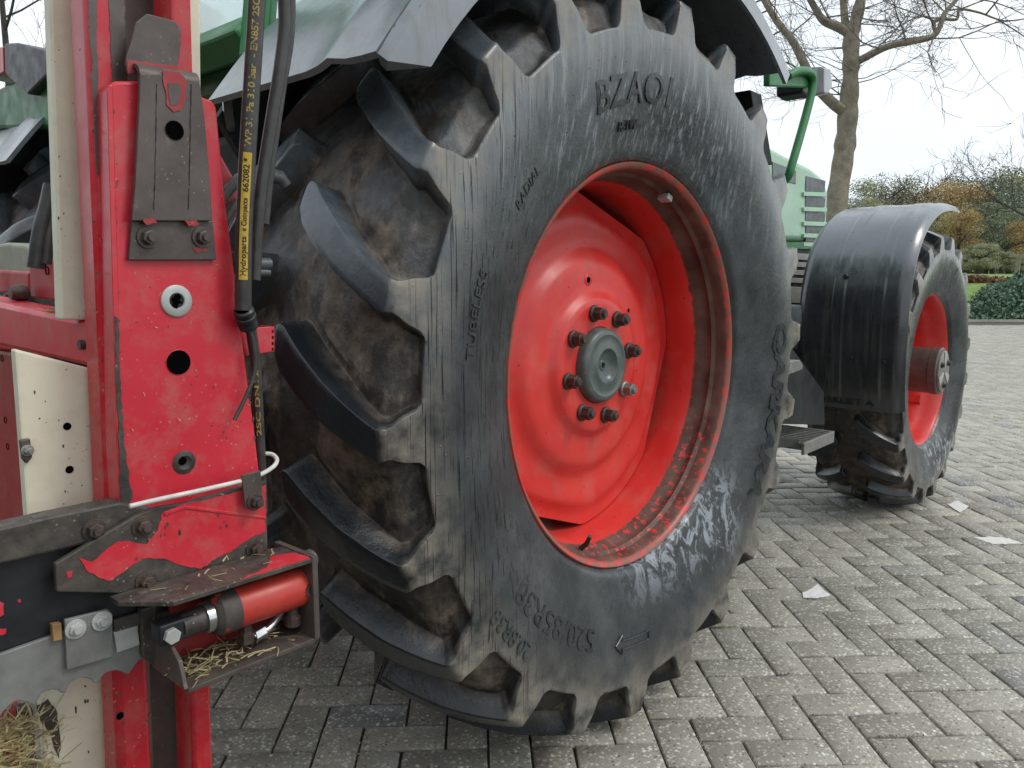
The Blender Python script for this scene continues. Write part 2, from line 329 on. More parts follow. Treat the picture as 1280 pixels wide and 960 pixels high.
M['joint'] = plain('joint sand', (.045, .042, .03), .9, 0, .4, 30, .4, .003, col2=(.095, .09, .06))
M['grass'] = plain('short grass', (.10, .19, .03), .8, 0, .4, 6, .4, .02, col2=(.2, .3, .06))
M['bark'] = plain('grey green bark', (.15, .135, .10), .85, 0, .4, 9, .8, .02, col2=(.27, .24, .17))
M['bark_dark'] = plain('dark bark', (.05, .042, .035), .85, 0, .4, 6, .6, .02)
M['twig'] = plain('grey twigs', (.14, .125, .11), .8, 0, .3, 6, .2, .01)
def leafm(name, a, b):
    t = NT(name); oi = t.attr('tone'); t.set('Base Color', t.mix(oi, a, b)); t.set('Roughness', .65); t.set('Specular IOR Level', .3)
    return t.m
M['leaf_green'] = leafm('dark green foliage', (.10, .13, .085), (.28, .32, .21))  # wood foliage tones paled; distance haze is painted into them
M['leaf_olive'] = leafm('olive foliage', (.19, .20, .11), (.44, .43, .27))
M['leaf_orange'] = leafm('autumn orange foliage', (.30, .20, .08), (.60, .45, .22))
M['leaf_brown'] = leafm('brown beech leaves', (.10, .05, .03), (.34, .18, .10))
M['ivy'] = leafm('ivy leaves', (.03, .07, .04), (.22, .32, .22))
# ------------------------------------------------------------------ paving in herringbone
U = Vector((.6959, -.7181, 0)); Vv = Vector((-.7181, -.6959, 0)); LO = Vector((.6625, -.2863, 0)); UN = .105
def projz(p):
    d = p-CAM; zz = d.dot(FW)
    return (640+FOC*d.dot(RT)/zz, 480-FOC*d.dot(UP)/zz, zz) if zz > .1 else (0, 0, -1)
paver_root = None
gm_ = MB(); g0 = CAM+RT*(-40)-FW*6
def build_ground():
    m = MB(); m.box((-60, -60, -.3), (60, 90, -.010)); return struct(m.done('pavement', M['joint']))
pave = build_ground()
def paver_mesh():
    L, W, c, g = .21, .105, .0026, .0032
    x0, x1, y0, y1 = g, L-g, g, W-g
    a = [(x0, y0, -.016), (x1, y0, -.016), (x1, y1, -.016), (x0, y1, -.016), (x0, y0, -c), (x1, y0, -c), (x1, y1, -c), (x0, y1, -c),
         (x0+c, y0+c, 0), (x1-c, y0+c, 0), (x1-c, y1-c, 0), (x0+c, y1-c, 0)]
    a = [(p[0]-L/2, p[1]-W/2, p[2]) for p in a]
    f = [(8, 9, 10, 11)]+[(k, (k+1) % 4, 4+(k+1) % 4, 4+k) for k in range(4)]+[(4+k, 4+(k+1) % 4, 8+(k+1) % 4, 8+k) for k in range(4)]
    return np.array(a), np.array(f)
pv, pf = paver_mesh()
cands = []
for n in range(-150, 260):
    for m in range(-80, 80):
        for kind in (0, 1):
            u0 = n+4*m; v0 = n
            # lattice (1,1)n + (4,0)m
            if kind == 0: uc, vc_ = u0+1, v0+.5
            else: uc, vc_ = u0+.5, v0+2
            p = LO+U*(uc*UN)+Vv*(vc_*UN)
            x, y, zz = projz(p)
            if zz < 0 or zz > 30: continue
            mrg = 500/max(zz, .8)+60
            if x < -mrg or x > 1280+mrg or y > 960+260: continue
            q = (p.x-CAM.x)
            cands.append((zz, p, kind, 0 <= x <= 1280 and y <= 975, x, y))
cands.sort(key=lambda c: c[0])
def occl(x, y):                              # behind the near tyre or the cutter: shows nothing
    if x < 250 and y > 600: return True
    return ((x-640)/330)**2+((y-430)/455)**2 < 1
parts_i = [i for i, c in enumerate(cands) if c[3] and not occl(c[4], c[5])][:300]; ps = set(parts_i)
pme = mesh_np('brick', pv, pf); pme.materials.append(M['brick'])
u_ang = math.atan2(U.y, U.x)
for i in parts_i:
    zz, p, kind, _, x, y = cands[i]
    o = bpy.data.objects.new('brick', pme); COL.objects.link(o); o.parent = pave
    o.location = p+Vector((0, 0, random.uniform(-.0022, .0022)))
    o.rotation_euler = (random.gauss(0, .009), random.gauss(0, .009), u_ang+(PI/2 if kind else 0)+random.gauss(0, .006))
VV = []; FF = []; TT = []; k = 0
for i, c in enumerate(cands):
    if i in ps: continue
    a = u_ang+(PI/2 if c[2] else 0)+random.gauss(0, .006); ca, sa = math.cos(a), math.sin(a); q = pv.copy()
    tx, ty = random.gauss(0, .006), random.gauss(0, .006)
    zc = q[:, 2]+q[:, 0]*tx+q[:, 1]*ty+random.uniform(-.0015, .0015)
    VV.append(np.c_[q[:, 0]*ca-q[:, 1]*sa+c[1].x, q[:, 0]*sa+q[:, 1]*ca+c[1].y, zc]); FF.append(pf+k); k += len(q); TT.append(np.full(len(q), random.random()))
fme = mesh_np('paver_field', np.concatenate(VV), np.concatenate(FF)); attr(fme, 'tone', np.concatenate(TT))
stuff(link('paver_field', fme, M['brick_far'], pave))
# ------------------------------------------------------------------ tyre
def catmull(xs, ys, q):
    out = np.empty(len(q))
    for i, t in enumerate(q):
        j = min(max(np.searchsorted(xs, t)-1, 0), len(xs)-2); h = xs[j+1]-xs[j]; u = (t-xs[j])/h
        def sl(k):
            if k == 0: return (ys[1]-ys[0])/(xs[1]-xs[0])
            if k == len(xs)-1: return (ys[-1]-ys[-2])/(xs[-1]-xs[-2])
            return (ys[k+1]-ys[k-1])/(xs[k+1]-xs[k-1])
        m0, m1 = sl(j)*h, sl(j+1)*h
        out[i] = (2*u**3-3*u**2+1)*ys[j]+(u**3-2*u**2+u)*m0+(-2*u**3+3*u**2)*ys[j+1]+(u**3-u**2)*m1
    return out
SE = np.array([(0, 0, .925, 0, .864), (.1, .06, .924, .06, .864), (.2, .12, .919, .12, .861), (.3, .18, .908, .172, .854), (.38, .235, .890, .217, .842),
    (.44, .276, .874, .242, .830), (.46, .2855, .869, .248, .824), (.475, .2885, .859, .251, .819), (.55, .2905, .827, .261, .802), (.62, .2905, .797, .267, .787),
    (.645, .2908, .788, .273, .782), (.66, .2915, .779, .2915, .779)])
SW = np.array([(.66, .2915, .779), (.75, .2935, .73), (.83, .286, .665), (.90, .270, .60), (.945, .255, .553), (.965, .249, .532), (.98, .244, .517), (.992, .237, .507), (1.0, .226, .501), (1.03, .212, .492)])
def profile(s):                              # -> wE,rE,wF,rF
    s = np.asarray(s); A = s <= .66; out = np.zeros((len(s), 4))
    for j in range(4): out[A, j] = np.interp(s[A], SE[:, 0], SE[:, j+1])
    w_ = catmull(SW[:, 0], SW[:, 1], s[~A]); r_ = catmull(SW[:, 0], SW[:, 2], s[~A]); out[~A, 0] = out[~A, 2] = w_; out[~A, 1] = out[~A, 3] = r_
    return out
def make_tyre(N_, th0, fw_, fr_, cz, halfw=.228, nose=.055, dens=1.0, flip=1):
    """structured grid: walls of each lug follow grid lines. fw_/fr_ scale width and radius."""
    def ls(a, b, n): return list(np.linspace(a, b, max(2, int(n*dens)), endpoint=False))
    wn = nose/.275*.44*.98; wn = .092
    s = ls(0, wn-.02, 3)+[wn-.02, wn-.014, wn-.007, wn, wn+.006, wn+.014, wn+.026, wn+.04]+ls(wn+.055, .44, 12)+[.44, .452, .46, .4675, .475, .485]+ls(.50, .62, 8)+[.62, .63, .638, .645, .650, .655, .66]+ls(.67, .94, 22)+ls(.94, 1.0, 8)+[1.0, 1.015, 1.03]
    s = np.array(s); P = profile(s)
    hw = np.interp(s, [0, wn-.007, wn, wn+.006, wn+.014, wn+.026, wn+.04, .25, .44, .475, .50, .55, .6, .635, .65, .66], [.03, .042, .06, .088, .115, .135, .147, .138, .110, .100, .115, .155, .18, .198, .225, .27])
    ww = np.interp(s, [0, .44, .5, .64, .66], [.062, .055, .048, .04, .03])
    env = np.interp(s, [0, wn-.02, wn-.014, wn-.007, wn, wn+.006, .645, .655, .66], [0, 0, .15, .8, .97, 1, 1, 1, 1])
    W = P[:, 0]; sl_len = lambda w: (.65+(.275-w)/.225*.30)
    ww_ = np.minimum(W, .275); gridw = np.linspace(0, .275, 200); integ = np.cumsum(sl_len(gridw))*(gridw[1]); integ = integ[-1]-integ
    shift = -np.interp(ww_, gridw, integ)/.925      # radians
    offs = [(-1, 1, 0), (-1, .88, .05), (-1, .5, .5), (-1, .14, .93), (-1, 0, 1), (-.6, 0, 1), (0, 0, 1), (.6, 0, 1), (1, 0, 1), (1, .14, .93), (1, .5, .5), (1, .88, .05), (1, 1, 0)]
    nfl = max(3, int(7*dens)); pitch = 2*PI/N_
    rowsV = []; rowsM = []; rowsS = []; rowsSide = []; rowsA = []; rowsW = []
    allrows = [(i, -1) for i in range(len(s)-1, 0, -1)]+[(i, 1) for i in range(0, len(s))]    # far rim -> centre -> near rim
    ncol = 2*(len(offs)+nfl)
    for (i, sd_) in allrows:
        cols = []; ms = []
        for half, c in ((1, .25), (-1, .75)):
            on = (half == sd_) and i > 0
            h_, q_ = (hw[i], ww[i]) if on else (min(hw[i], .11), ww[i])
            if not on: h_ = .10; q_ = .07
            # keep columns ordered on both sides
            for a, b, m in offs:
                cols.append(c+a*h_+(b*q_ if a > 0 else -b*q_)); ms.append(m*env[i] if on else 0.)
            c2 = c+h_+q_; nc = (.75 if c == .25 else 1.25)
            on2 = (-half == sd_) and i > 0; h2 = hw[i]+ww[i] if on2 else .17
            for j in range(nfl): cols.append(c2+(nc-h2-c2)*(j+1)/(nfl+1)); ms.append(0.)
        cols = np.array(cols); ms = np.array(ms)
        if s[i] > .66: t_ = min(1, (s[i]-.66)/.06); cols = cols*(1-t_)+t_*(cols[0]+np.arange(ncol)/ncol)
        if s[i] >= .66: ms[:] = 1.
        kk = np.arange(N_)[:, None]; th = th0+pitch*(kk+cols[None]-.25)+shift[i]; th = th.ravel(); m_ = np.tile(ms, N_)
        rE, rF, wE, wF = P[i, 1]*fr_, P[i, 3]*fr_, P[i, 0]*fw_, P[i, 2]*fw_
        r = rF+(rE-rF)*m_; wv = (wF+(wE-wF)*m_)*sd_
        y = halfw*fw_-wv
        rowsV.append(np.c_[r*np.cos(th), y, r*np.sin(th)]); rowsM.append(m_); rowsS.append(np.full(len(th), s[i])); rowsSide.append(sd_); rowsA.append(np.tile(((cols-(.75 if sd_ > 0 else .25)+.5) % 1-.5)*.262, N_)); rowsW.append(np.full(len(th), P[i, 2]))
    V = np.concatenate(rowsV); MM = np.concatenate(rowsM); SS = np.concatenate(rowsS); nr = len(allrows); nc = ncol*N_
    # packed mud in the gaps, worn and nicked rubber on the lugs
    def wob(P, f, seed):
        g = np.random.default_rng(seed); o_ = np.zeros(len(P))
        for _ in range(7):
            k_ = g.normal(size=3)*f; o_ += np.sin(P@k_+g.uniform(0, 6.28))
        return o_/7**.5
    rr_ = np.hypot(V[:, 0], V[:, 2]); inn = (SS < .655)
    AA = np.concatenate(rowsA)+.02; WW = np.concatenate(rowsW); dd_ = np.hypot(AA*.9, WW-.135)+.004*wob(V, 45, 9); ridge = (1-MM)*(.0035*np.exp(-((dd_-.075)/.0035)**2)+.002*np.exp(-((AA+(WW-.17)*.5)/.003)**2)*(WW > .12))*(SS < .64)
    amp = ridge+np.where(inn, (1-MM)*.0032*wob(V, 38, 1)+(1-MM)*.0018*wob(V, 95, 2)-MM*.0016*np.clip(wob(V, 60, 3)-.9, 0, 3)*(SS < .5), 0)+np.clip((SS-.5)/.15, 0, 1)*.0007*wob(V, 22, 4)
    V[:, 0] *= 1+amp/rr_; V[:, 2] *= 1+amp/rr_; V[:, 1] -= np.clip((SS-.5)/.15, 0, 1)*.0012*wob(V, 16, 5)*np.sign(V[:, 1]-halfw*fw_)
    V[:, 2] = np.maximum(V[:, 2], -cz+.001)
    I, J = np.meshgrid(np.arange(nr-1), np.arange(nc), indexing='ij'); I = I.ravel(); J = J.ravel(); J2 = (J+1) % nc
    F = np.stack([I*nc+J, I*nc+J2, (I+1)*nc+J2, (I+1)*nc+J], 1)
    # vertex normals of the whole skin
    a = V[F[:, 2]]-V[F[:, 0]]; b = V[F[:, 3]]-V[F[:, 1]]; fn = np.cross(a, b); Nn = np.zeros_like(V)
    for q in range(4): np.add.at(Nn, F[:, q], fn)
    Nn /= np.linalg.norm(Nn, axis=1, keepdims=True)+1e-12
    cen = V.copy(); cen[:, 1] -= halfw*fw_; rad = np.hypot(V[:, 0], V[:, 2]); sgn = np.sign((Nn*np.c_[V[:, 0]/rad, cen[:, 1]*3, V[:, 2]/rad]).sum(1).mean())
    if sgn < 0: F = F[:, ::-1]; Nn = -Nn
    # split: lug of each face
    fm = MM[F].max(1); fs = SS[F].max(1); rowi = I; colk = J//ncol; colin = J % ncol; sdr = np.array([x[1] for x in allrows])[np.minimum(rowi+1, nr-1)]
    lug = np.where((fm > .02) & (fs <= .652), colk*2+(sdr > 0), -1)
    grime = (1-MM)*(SS < .662); grime = np.where((SS < .66), np.clip(1-MM, 0, 1), 0)
    side = np.clip((SS-.44)/.2, 0, 1)*(MM > .5); edge = np.interp(SS, [.44, .48, .60, .70, .8], [0, 1, .8, .4, 0])*(MM > .5)
    return V, F, Nn, lug, grime, side, edge
def submesh(name, V, F, Nn, at, mat):
    u, inv = np.unique(F.ravel(), return_inverse=True); me = mesh_np(name, V[u], inv.reshape(-1, 4))
    for k_, v_ in at.items(): attr(me, k_, v_[u])
    me.polygons.foreach_set('use_smooth', [True]*len(me.polygons)); me.materials.append(mat)
    me.normals_split_custom_set_from_vertices([tuple(x) for x in Nn[u]]); return me
def build_tyre(centre, parent, pname, N_, th0, fw_, fr_, dens=1.0, halfw=.228):
    V, F, Nn, lug, gr, sd_, ed = make_tyre(N_, th0, fw_, fr_, centre[2], dens=dens, halfw=halfw)
    at = {'grime': gr, 'side': sd_, 'edge': ed}
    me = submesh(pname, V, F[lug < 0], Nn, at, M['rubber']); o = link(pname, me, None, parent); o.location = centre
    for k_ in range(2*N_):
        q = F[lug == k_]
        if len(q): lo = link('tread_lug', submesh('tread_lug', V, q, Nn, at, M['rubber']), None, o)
    return o
def child_at(o, parent): o.parent = parent; o.matrix_parent_inverse = Matrix.Identity(4)
tractor = thing('tractor', 'green tractor with red wheels, black mudguards and large wet lugged tyres on the paving', 'tractor', (0, 0, 0))
CZ = .9134
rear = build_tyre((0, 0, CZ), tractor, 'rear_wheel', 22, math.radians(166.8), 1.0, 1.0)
# --- rim, wheel disc, hub, nuts: local to the wheel centre, y = depth into the wheel
def local(m, name, mat, parent, **kw): return m.done(name, mat, parent, **kw)
m = MB(); m.lathe([(.470, .05), (.488, .026), (.4945, .016), (.4995, .008), (.5000, .001), (.496, -.003), (.490, -.001), (.4850, .005), (.482, .012), (.4785, .030), (.4765, .052), (.4775, .060), (.4775, .068), (.473, .078), (.466, .092), (.459, .110), (.455, .14), (.4525, .20), (.452, .30), (.457, .36), (.47, .40), (.49, .44), (.502, .456)], (0, 0, 0), n=160)
local(m, 'rim', M['rim'], rear, smooth=True, ang=60)
DP = [(.100, .124), (.155, .122), (.168, .123), (.176, .128), (.186, .139), (.196, .143), (.215, .144), (.250, .145), (.262, .147), (.272, .152), (.286, .162), (.298, .170), (.310, .173), (.330, .173), (.355, .171), (.372, .170), (.384, .172), (.396, .178), (.410, .186), (.43, .190), (.449, .191)]
def disc(nth=192, back=.010):
    b = MB(); rows = []
    for r, y in DP:
        row = []
        for i in range(nth):
            th = 2*PI*i/nth; d = math.degrees(th)
            a = ((d-70.5+22.5) % 90)-22.5        # chord sectors centred on 70.5 + 90k
            lim = .449 if abs(a) > 22.5 else .449*math.cos(math.radians(22.5))/math.cos(math.radians(a))
            rr = r if r <= .33 else .33+(r-.33)*(lim-.33)/(.449-.33)
            row.append((rr, th, y))
        rows.append(row)
    vs = [[b.b.verts.new((rr*math.cos(t), y, rr*math.sin(t))) for rr, t, y in row] for row in rows]
    bk = [b.b.verts.new((rr*math.cos(t), y+back, rr*math.sin(t))) for rr, t, y in rows[-1]]
    bi = [b.b.verts.new((rr*math.cos(t), y+back, rr*math.sin(t))) for rr, t, y in rows[0]]
    vs2 = [bi]+vs+[bk]
    for j in range(len(vs2)-1):
        for i in range(nth): b.b.faces.new((vs2[j][i], vs2[j][(i+1) % nth], vs2[j+1][(i+1) % nth], vs2[j+1][i]))
    return b
local(disc(), 'wheel_disc', M['rim'], rear, smooth=True, ang=50)
m = MB(); m.lathe([(0.1023, .150), (0.1023, .134), (0.0986, .130), (0.0967, .112), (0.0939, .104), (0.0874, .099), (0.08, .0975), (0.0772, .099), (0.0558, .0995), (0.0512, .0965), (0.0446, .0955), (0.0409, .100), (0.0353, .107), (0.0242, .111), (0.0149, .112), (0.013, .110), (0.0084, .110), (0.0074, .124), (0.0, .124)], (0, 0, 0), n=72)
hub = local(m, 'hub_cap', M['grey'], rear, smooth=True, ang=35)
def hexnut(parent, x, z, y, r=.0175, h=.022, mat='rust', name='wheel_nut', rot=0, base=True, stud=True, ax=-1):
    b = MB()
    if base: b.lathe([(0, 0), (r*1.25, 0), (r*1.25, .005), (r*1.05, .009), (0, .009)], (x, y, z), (0, ax, 0), 18)
    pts = [Vector((x+r*math.cos(rot+PI/3*i), y+ax*.0085, z+r*math.sin(rot+PI/3*i))) for i in range(6)]; b.prism(pts, (0, ax*h, 0))
    o = b.done(name, M[mat], parent, bevel=.0012)
    if stud:
        c = MB(); c.lathe([(0, 0), (r*.58, 0), (r*.58, h+.008), (r*.45, h+.011), (0, h+.011)], (x, y+ax*.006, z), (0, ax, 0), 14); c.done('stud', M[mat], o, smooth=True)
    return o
nut_px = [(753, 386), (779, 405), (788, 451), (777, 496), (749, 520), (722, 506), (713, 459), (726, 408)]
for i in range(8):
    a = math.radians(90+12-45*i); mt = 'steel' if i == 3 else 'rust'
    hexnut(rear, .1375*math.cos(a), .1375*math.sin(a), .122, mat=mt, rot=a+.2)
for px, py, yy, rr in [(735, 350, .144, .0085), (681, 415, .146, .007), (687, 524, .146, .0085), (785, 388, .144, .006), (789, 487, .144, .006), (745, 549, .146, .007)]:
    p = bp(px, py, 'Y', yy)-Vector((0, 0, CZ)); b = MB(); b.lathe([(rr*1.9, .0), (rr*1.7, -.0015), (rr, -.0018), (rr, -.001)], (p.x, yy, p.z), (0, 1, 0), 20)
    o = b.done('bolt_hole', M['rim'], rear, smooth=True); b = MB(); b.lathe([(rr, 0), (0, 0)], (p.x, yy-.0012, p.z), (0, 1, 0), 20); b.done('hole', M['hole'], rear)
p = bp(733, 680, 'Y', .07)-Vector((0, 0, CZ)); q = bp(738, 670, 'Y', .045)-Vector((0, 0, CZ)); m = MB(); m.tube([p+Vector((-.01, .03, -.03)), p, q], [.0075, .0065, .005], 10); m.done('valve_stem', M['rust'], rear)
p = bp(833, 240, 'Y', .045)-Vector((0, 0, CZ)); rp_ = math.hypot(p.x, p.z); p = Vector((p.x*.470/rp_, .045, p.z*.470/rp_)); e = Vector((-p.z, 0, p.x)).normalized(); n_ = Vector((p.x, 0, p.z)).normalized()
m = MB(); m.obox(p-n_*.004, e*.012, Vector((0, .016, 0)), n_*.008); m.done('rim_clip', M['zinc'], rear, bevel=.002)
# --- raised lettering on the sidewall (reads clockwise, tops outwards)
def side_y(r, fw_=1, fr_=1):
    rr = SW[:, 2][::-1]*fr_; ww_ = SW[:, 1][::-1]*fw_; return float(np.interp(r, rr, ww_))
def sidewall_text(txt, size, r0, th_mid, parent, depth=.0045, bold=0, hw_=.228, fw_=1, fr_=1, name='sidewall_lettering', stretch=1.0, shear=0):
    me = text_geo(txt, size, depth/2, bold, shear); v = np.empty(len(me.vertices)*3, np.float32); me.vertices.foreach_get('co', v); v = v.reshape(-1, 3)
    th = math.radians(th_mid)-v[:, 0]*stretch/r0; r = r0+v[:, 1]; y = np.array([hw_*fw_-side_y(a, fw_, fr_) for a in r])-(v[:, 2]+depth*.1)
    me.vertices.foreach_set('co', np.c_[r*np.cos(th), y, r*np.sin(th)].astype(np.float32).ravel()); me.update()
    o = link(name, me, None, parent); me.materials.clear(); me.materials.append(M['letter'] if size > .07 else M['letter_faint']); return o
M['letter_faint'] = plain('small moulded rubber letters', (.03, .034, .036), .3, 0, .2, 30, .3, .001, col2=(.07, .076, .08))
M['letter'] = plain('moulded rubber letters', (.012, .014, .016), .22, 0, .2, 30, .4, .001, col2=(.05, .055, .06))
sidewall_text('BZAO1', .092, .652, 101, rear, bold=.001, stretch=1.12, shear=0)
sidewall_text('R-1W', .03, .578, 103, rear)
sidewall_text('QARKARA', .088, .700, -15.5, rear, bold=.004, stretch=1.36, shear=.1)
sidewall_text('520/85R38', .072, .655, -128, rear, stretch=1.1)
sidewall_text('20.8R38  ', .05, .735, -140, rear)
sidewall_text('RADIAL', .030, .632, 141, rear); sidewall_text('TUBELESS', .033, .665, 166, rear, stretch=1.2)
# rotation arrow
ar = MB(); pts2 = [(0, .0), (.03, .022), (.03, .010), (.15, .010), (.15, -.010), (.03, -.010), (.03, -.022)]
def onside(r, th): return Vector((r*math.cos(th), .228-side_y(r)-.0018, r*math.sin(th)))
den = []
for i in range(len(pts2)):
    a, b = pts2[i], pts2[(i+1) % len(pts2)]
    for j in range(5): den.append((a[0]+(b[0]-a[0])*j/5, a[1]+(b[1]-a[1])*j/5))
ap = [onside(.672+y_, math.radians(-105)+x_/.67) for x_, y_ in den]; ap.append(ap[0]); ar.tube(ap, .0016, 5, cap=False); ar.done('rotation_arrow', M['letter'], rear, smooth=True)
# --- far (left) rear wheel: copies of the tyre parts, turned round
YC = 1.1
def copy_part(o, parent, only=None):
    c = o.copy(); COL.objects.link(c); c.parent = parent; c.matrix_parent_inverse = Matrix.Identity(4); return c
lw = rear.copy(); COL.objects.link(lw); lw.parent = tractor; lw.location = (0, 2*YC, CZ); lw.rotation_euler = (0, 0, PI)
for ch in list(rear.children):
    if ch.name.split('.')[0] in ('tread_lug', 'rim', 'wheel_disc'):
        c = ch.copy(); COL.objects.link(c); c.parent = lw; c.matrix_parent_inverse = Matrix.Identity(4)
# ------------------------------------------------------------------ front wheel
FX, FY, FZ = 2.58, -.03, .682; fS = .69/.925; fWd = .74
front = build_tyre((FX, FY, FZ), tractor, 'front_wheel', 20, math.radians(171), fWd, fS, dens=.6)
m = MB(); sc = .38/.505
m.lathe([(r*sc, y*.8+.016) for r, y in [(.470, .05), (.4985, .006), (.5045, -.004), (.5050, -.012), (.499, -.0165), (.487, -.013), (.480, -.002), (.474, .012), (.468, .03), (.462, .06), (.452, .09), (.440, .11), (.436, .16), (.43, .22), (.43, .30), (.45, .36), (.50, .40)]], (0, 0, 0), n=72)
m.done('rim', M['rim'], front, smooth=True, ang=60)
m = MB(); m.lathe([(.10, .16), (.15, .16), (.17, .17), (.22, .18), (.25, .20), (.30, .215), (.325, .22), (.325, .228)], (0, 0, 0), n=72); m.done('wheel_disc', M['rim'], front, smooth=True)
m = MB(); m.lathe([(.112, .17), (.112, -.02), (.116, -.022), (.116, -.055), (.110, -.060), (.104, -.061), (0, -.061)], (0, 0, 0), n=48); fh = m.done('hub', M['brown'], front, smooth=True, ang=35)
m = MB(); m.lathe([(.100, -.0615), (.100, -.068), (.095, -.070), (.0, -.070)], (0, 0, 0), n=40); m.done('hub_end_plate', M['steel'], front, smooth=True, ang=35)
for i in range(3):
    a = math.radians(90+120*i); m = MB(); q = [(.02, -.010), (.095, -.022), (.095, .022), (.02, .010)]
    m.prism([(u_*math.cos(a)-v_*math.sin(a), -.0705, u_*math.sin(a)+v_*math.cos(a)) for u_, v_ in q], (0, -.003, 0)); m.done('cap_rib', M['zinc'], front)
    a += PI/3; hexnut(front, .07*math.cos(a), .07*math.sin(a), -.0705, r=.011, h=.006, name='hub_bolt', stud=False)
for i in range(8):
    a = math.radians(22+45*i); hexnut(front, .16*math.cos(a), .16*math.sin(a), .165, r=.015, h=.02)
for i in range(8):
    a = math.radians(10+45*i); rv = Vector((math.cos(a), 0, math.sin(a))); tv = Vector((-rv.z, 0, rv.x)); m = MB(); m.obox(rv*.332+Vector((0, .145, 0)), tv*.025, Vector((0, .055, 0)), rv*.012)
    m.done('rim_lug', M['rim'], front, bevel=.004)
sidewall_text('14.9R28', .05, .52, 75, front, hw_=.228, fw_=fWd, fr_=fS, depth=.004)
# ------------------------------------------------------------------ front mudguard
def curved_sheet(name, prof, y0, y1, th, mat, parent, lip=.0, ny=10, ribs=None, crown=.0):
    """prof: (x,z) list; sheet of real thickness across y, rolled edges"""
    P_ = smooth_path([Vector((x, 0, z)) for x, z in prof], 6); b = MB(); n = len(P_); ins = []; outs = []
    for i, p in enumerate(P_):
        t = (P_[min(i+1, n-1)]-P_[max(i-1, 0)]).normalized(); nn = Vector((-t.z, 0, t.x))     # outward
        ro = []; ri = []
        for j in range(ny+1):
            f = j/ny; y = y0+(y1-y0)*f; e = abs(2*f-1); off = crown*(1-e**2)-lip*max(0, (e-.8)/.2)**2
            if ribs: off += ribs(f, i/n)
            q = p+nn*off; ro.append(b.b.verts.new((q.x, y, q.z))); q = p+nn*(off-th); ri.append(b.b.verts.new((q.x, y, q.z)))
        outs.append(ro); ins.append(ri)
    F_ = b.b.faces.new
    for i in range(n-1):
        for j in range(ny):
            F_((outs[i][j], outs[i][j+1], outs[i+1][j+1], outs[i+1][j])); F_((ins[i][j], ins[i+1][j], ins[i+1][j+1], ins[i][j+1]))
        F_((outs[i][0], outs[i+1][0], ins[i+1][0], ins[i][0])); F_((outs[i][ny], ins[i][ny], ins[i+1][ny], outs[i+1][ny]))
    for j in range(ny): F_((outs[0][j], ins[0][j], ins[0][j+1], outs[0][j+1])); F_((outs[-1][j], outs[-1][j+1], ins[-1][j+1], ins[-1][j]))
    return b.done(name, mat, parent, smooth=True, ang=38)
gp = [(1.80, .575), (1.775, .68), (1.76, .82), (1.757, .96), (1.775, 1.10), (1.825, 1.225), (1.91, 1.325), (2.03, 1.40), (2.18, 1.448), (2.34, 1.468), (2.50, 1.468)]
def ribs(f, t):
    o = 0
    for c in (.24, .60):
        if abs(f-c) < .05 and .47 < t < 1: o += .0035
        if abs(f-c-.01) < .05 and .05 < t < .42: o += .0035
    return o
fg = curved_sheet('front_mudguard', gp, -.135, .315, .006, M['guard_front'], tractor, lip=.03, ny=96, ribs=ribs)
m = MB(); m.obox((1.794, .09, .638), (0, .17, 0), (.003, 0, -.0), (0, 0, .0035)); m.done('mudguard_rib', M['guard'], fg, bevel=.001)
for y_, z_ in ((.07, .80), (.16, .80), (-.06, .79), (.12, 1.14)):
    m = MB(); m.lathe([(.011, 0), (.009, -.005), (0, -.006)], (1.752 if z_ < 1 else 1.778, y_, z_), (1, 0, 0), 12); m.done('guard_bolt', M['black'], fg, smooth=True)
me = text_geo('FEUERLEIT A', .05, .002); v = [(1.788-q.co.z, .12-q.co.x, .607+q.co.y*.8) for q in me.vertices]
for a, b in zip(me.vertices, v): a.co = b
me.materials.clear(); me.materials.append(M['black']); link('moulded_lettering', me, None, fg)
m = MB(); m.tube([(2.3, .12, 1.44), (2.3, .14, 1.2), (2.45, .45, .9)], .025, 10); m.done('mudguard_stay', M['dark'], tractor, smooth=True)
# ------------------------------------------------------------------ rear mudguard
RG = 1.035
def arc(r, a0, a1, n): return [(r*math.cos(math.radians(a0+(a1-a0)*i/n)), CZ+r*math.sin(math.radians(a0+(a1-a0)*i/n))) for i in range(n+1)]
def rear_guard(y0, y1, yo, parent):
    top = curved_sheet('rear_mudguard', arc(RG, 146.5, 52.5, 9), y0, y1, .012, M['guard_rear'], parent, lip=0, ny=14, ribs=lambda f, t: .012*math.exp(-((f-.22)/.06)**2))
    # side skirt
    b = MB(); A = arc(RG, 146.5, 52.5, 30); B = arc(RG-.075, 144.5, 53, 30)
    o_, i_ = [], []
    for (x, z), (x2, z2) in zip(A, B):
        o_.append([b.b.verts.new((x, yo+.02, z-.004)), b.b.verts.new((x*.997, yo, z-.018)), b.b.verts.new((x2, yo-.012, z2))]); i_.append([b.b.verts.new((x2, yo-.002, z2)), b.b.verts.new((x*.99, yo+.01, z-.03)), b.b.verts.new((x*.985, yo+.03, z-.016))])
    for k_ in range(len(o_)-1):
        r0 = o_[k_]+i_[k_]; r1 = o_[k_+1]+i_[k_+1]
        for j in range(6): b.b.faces.new((r0[j], r0[(j+1) % 6], r1[(j+1) % 6], r1[j]))
    b.b.faces.new((o_[0]+i_[0])); b.b.faces.new((o_[-1]+i_[-1])[::-1])
    b.done('mudguard_skirt', M['guard_rear'], top, smooth=True, ang=35)
    return top
rg = rear_guard(-.06, .46, -.085, tractor)
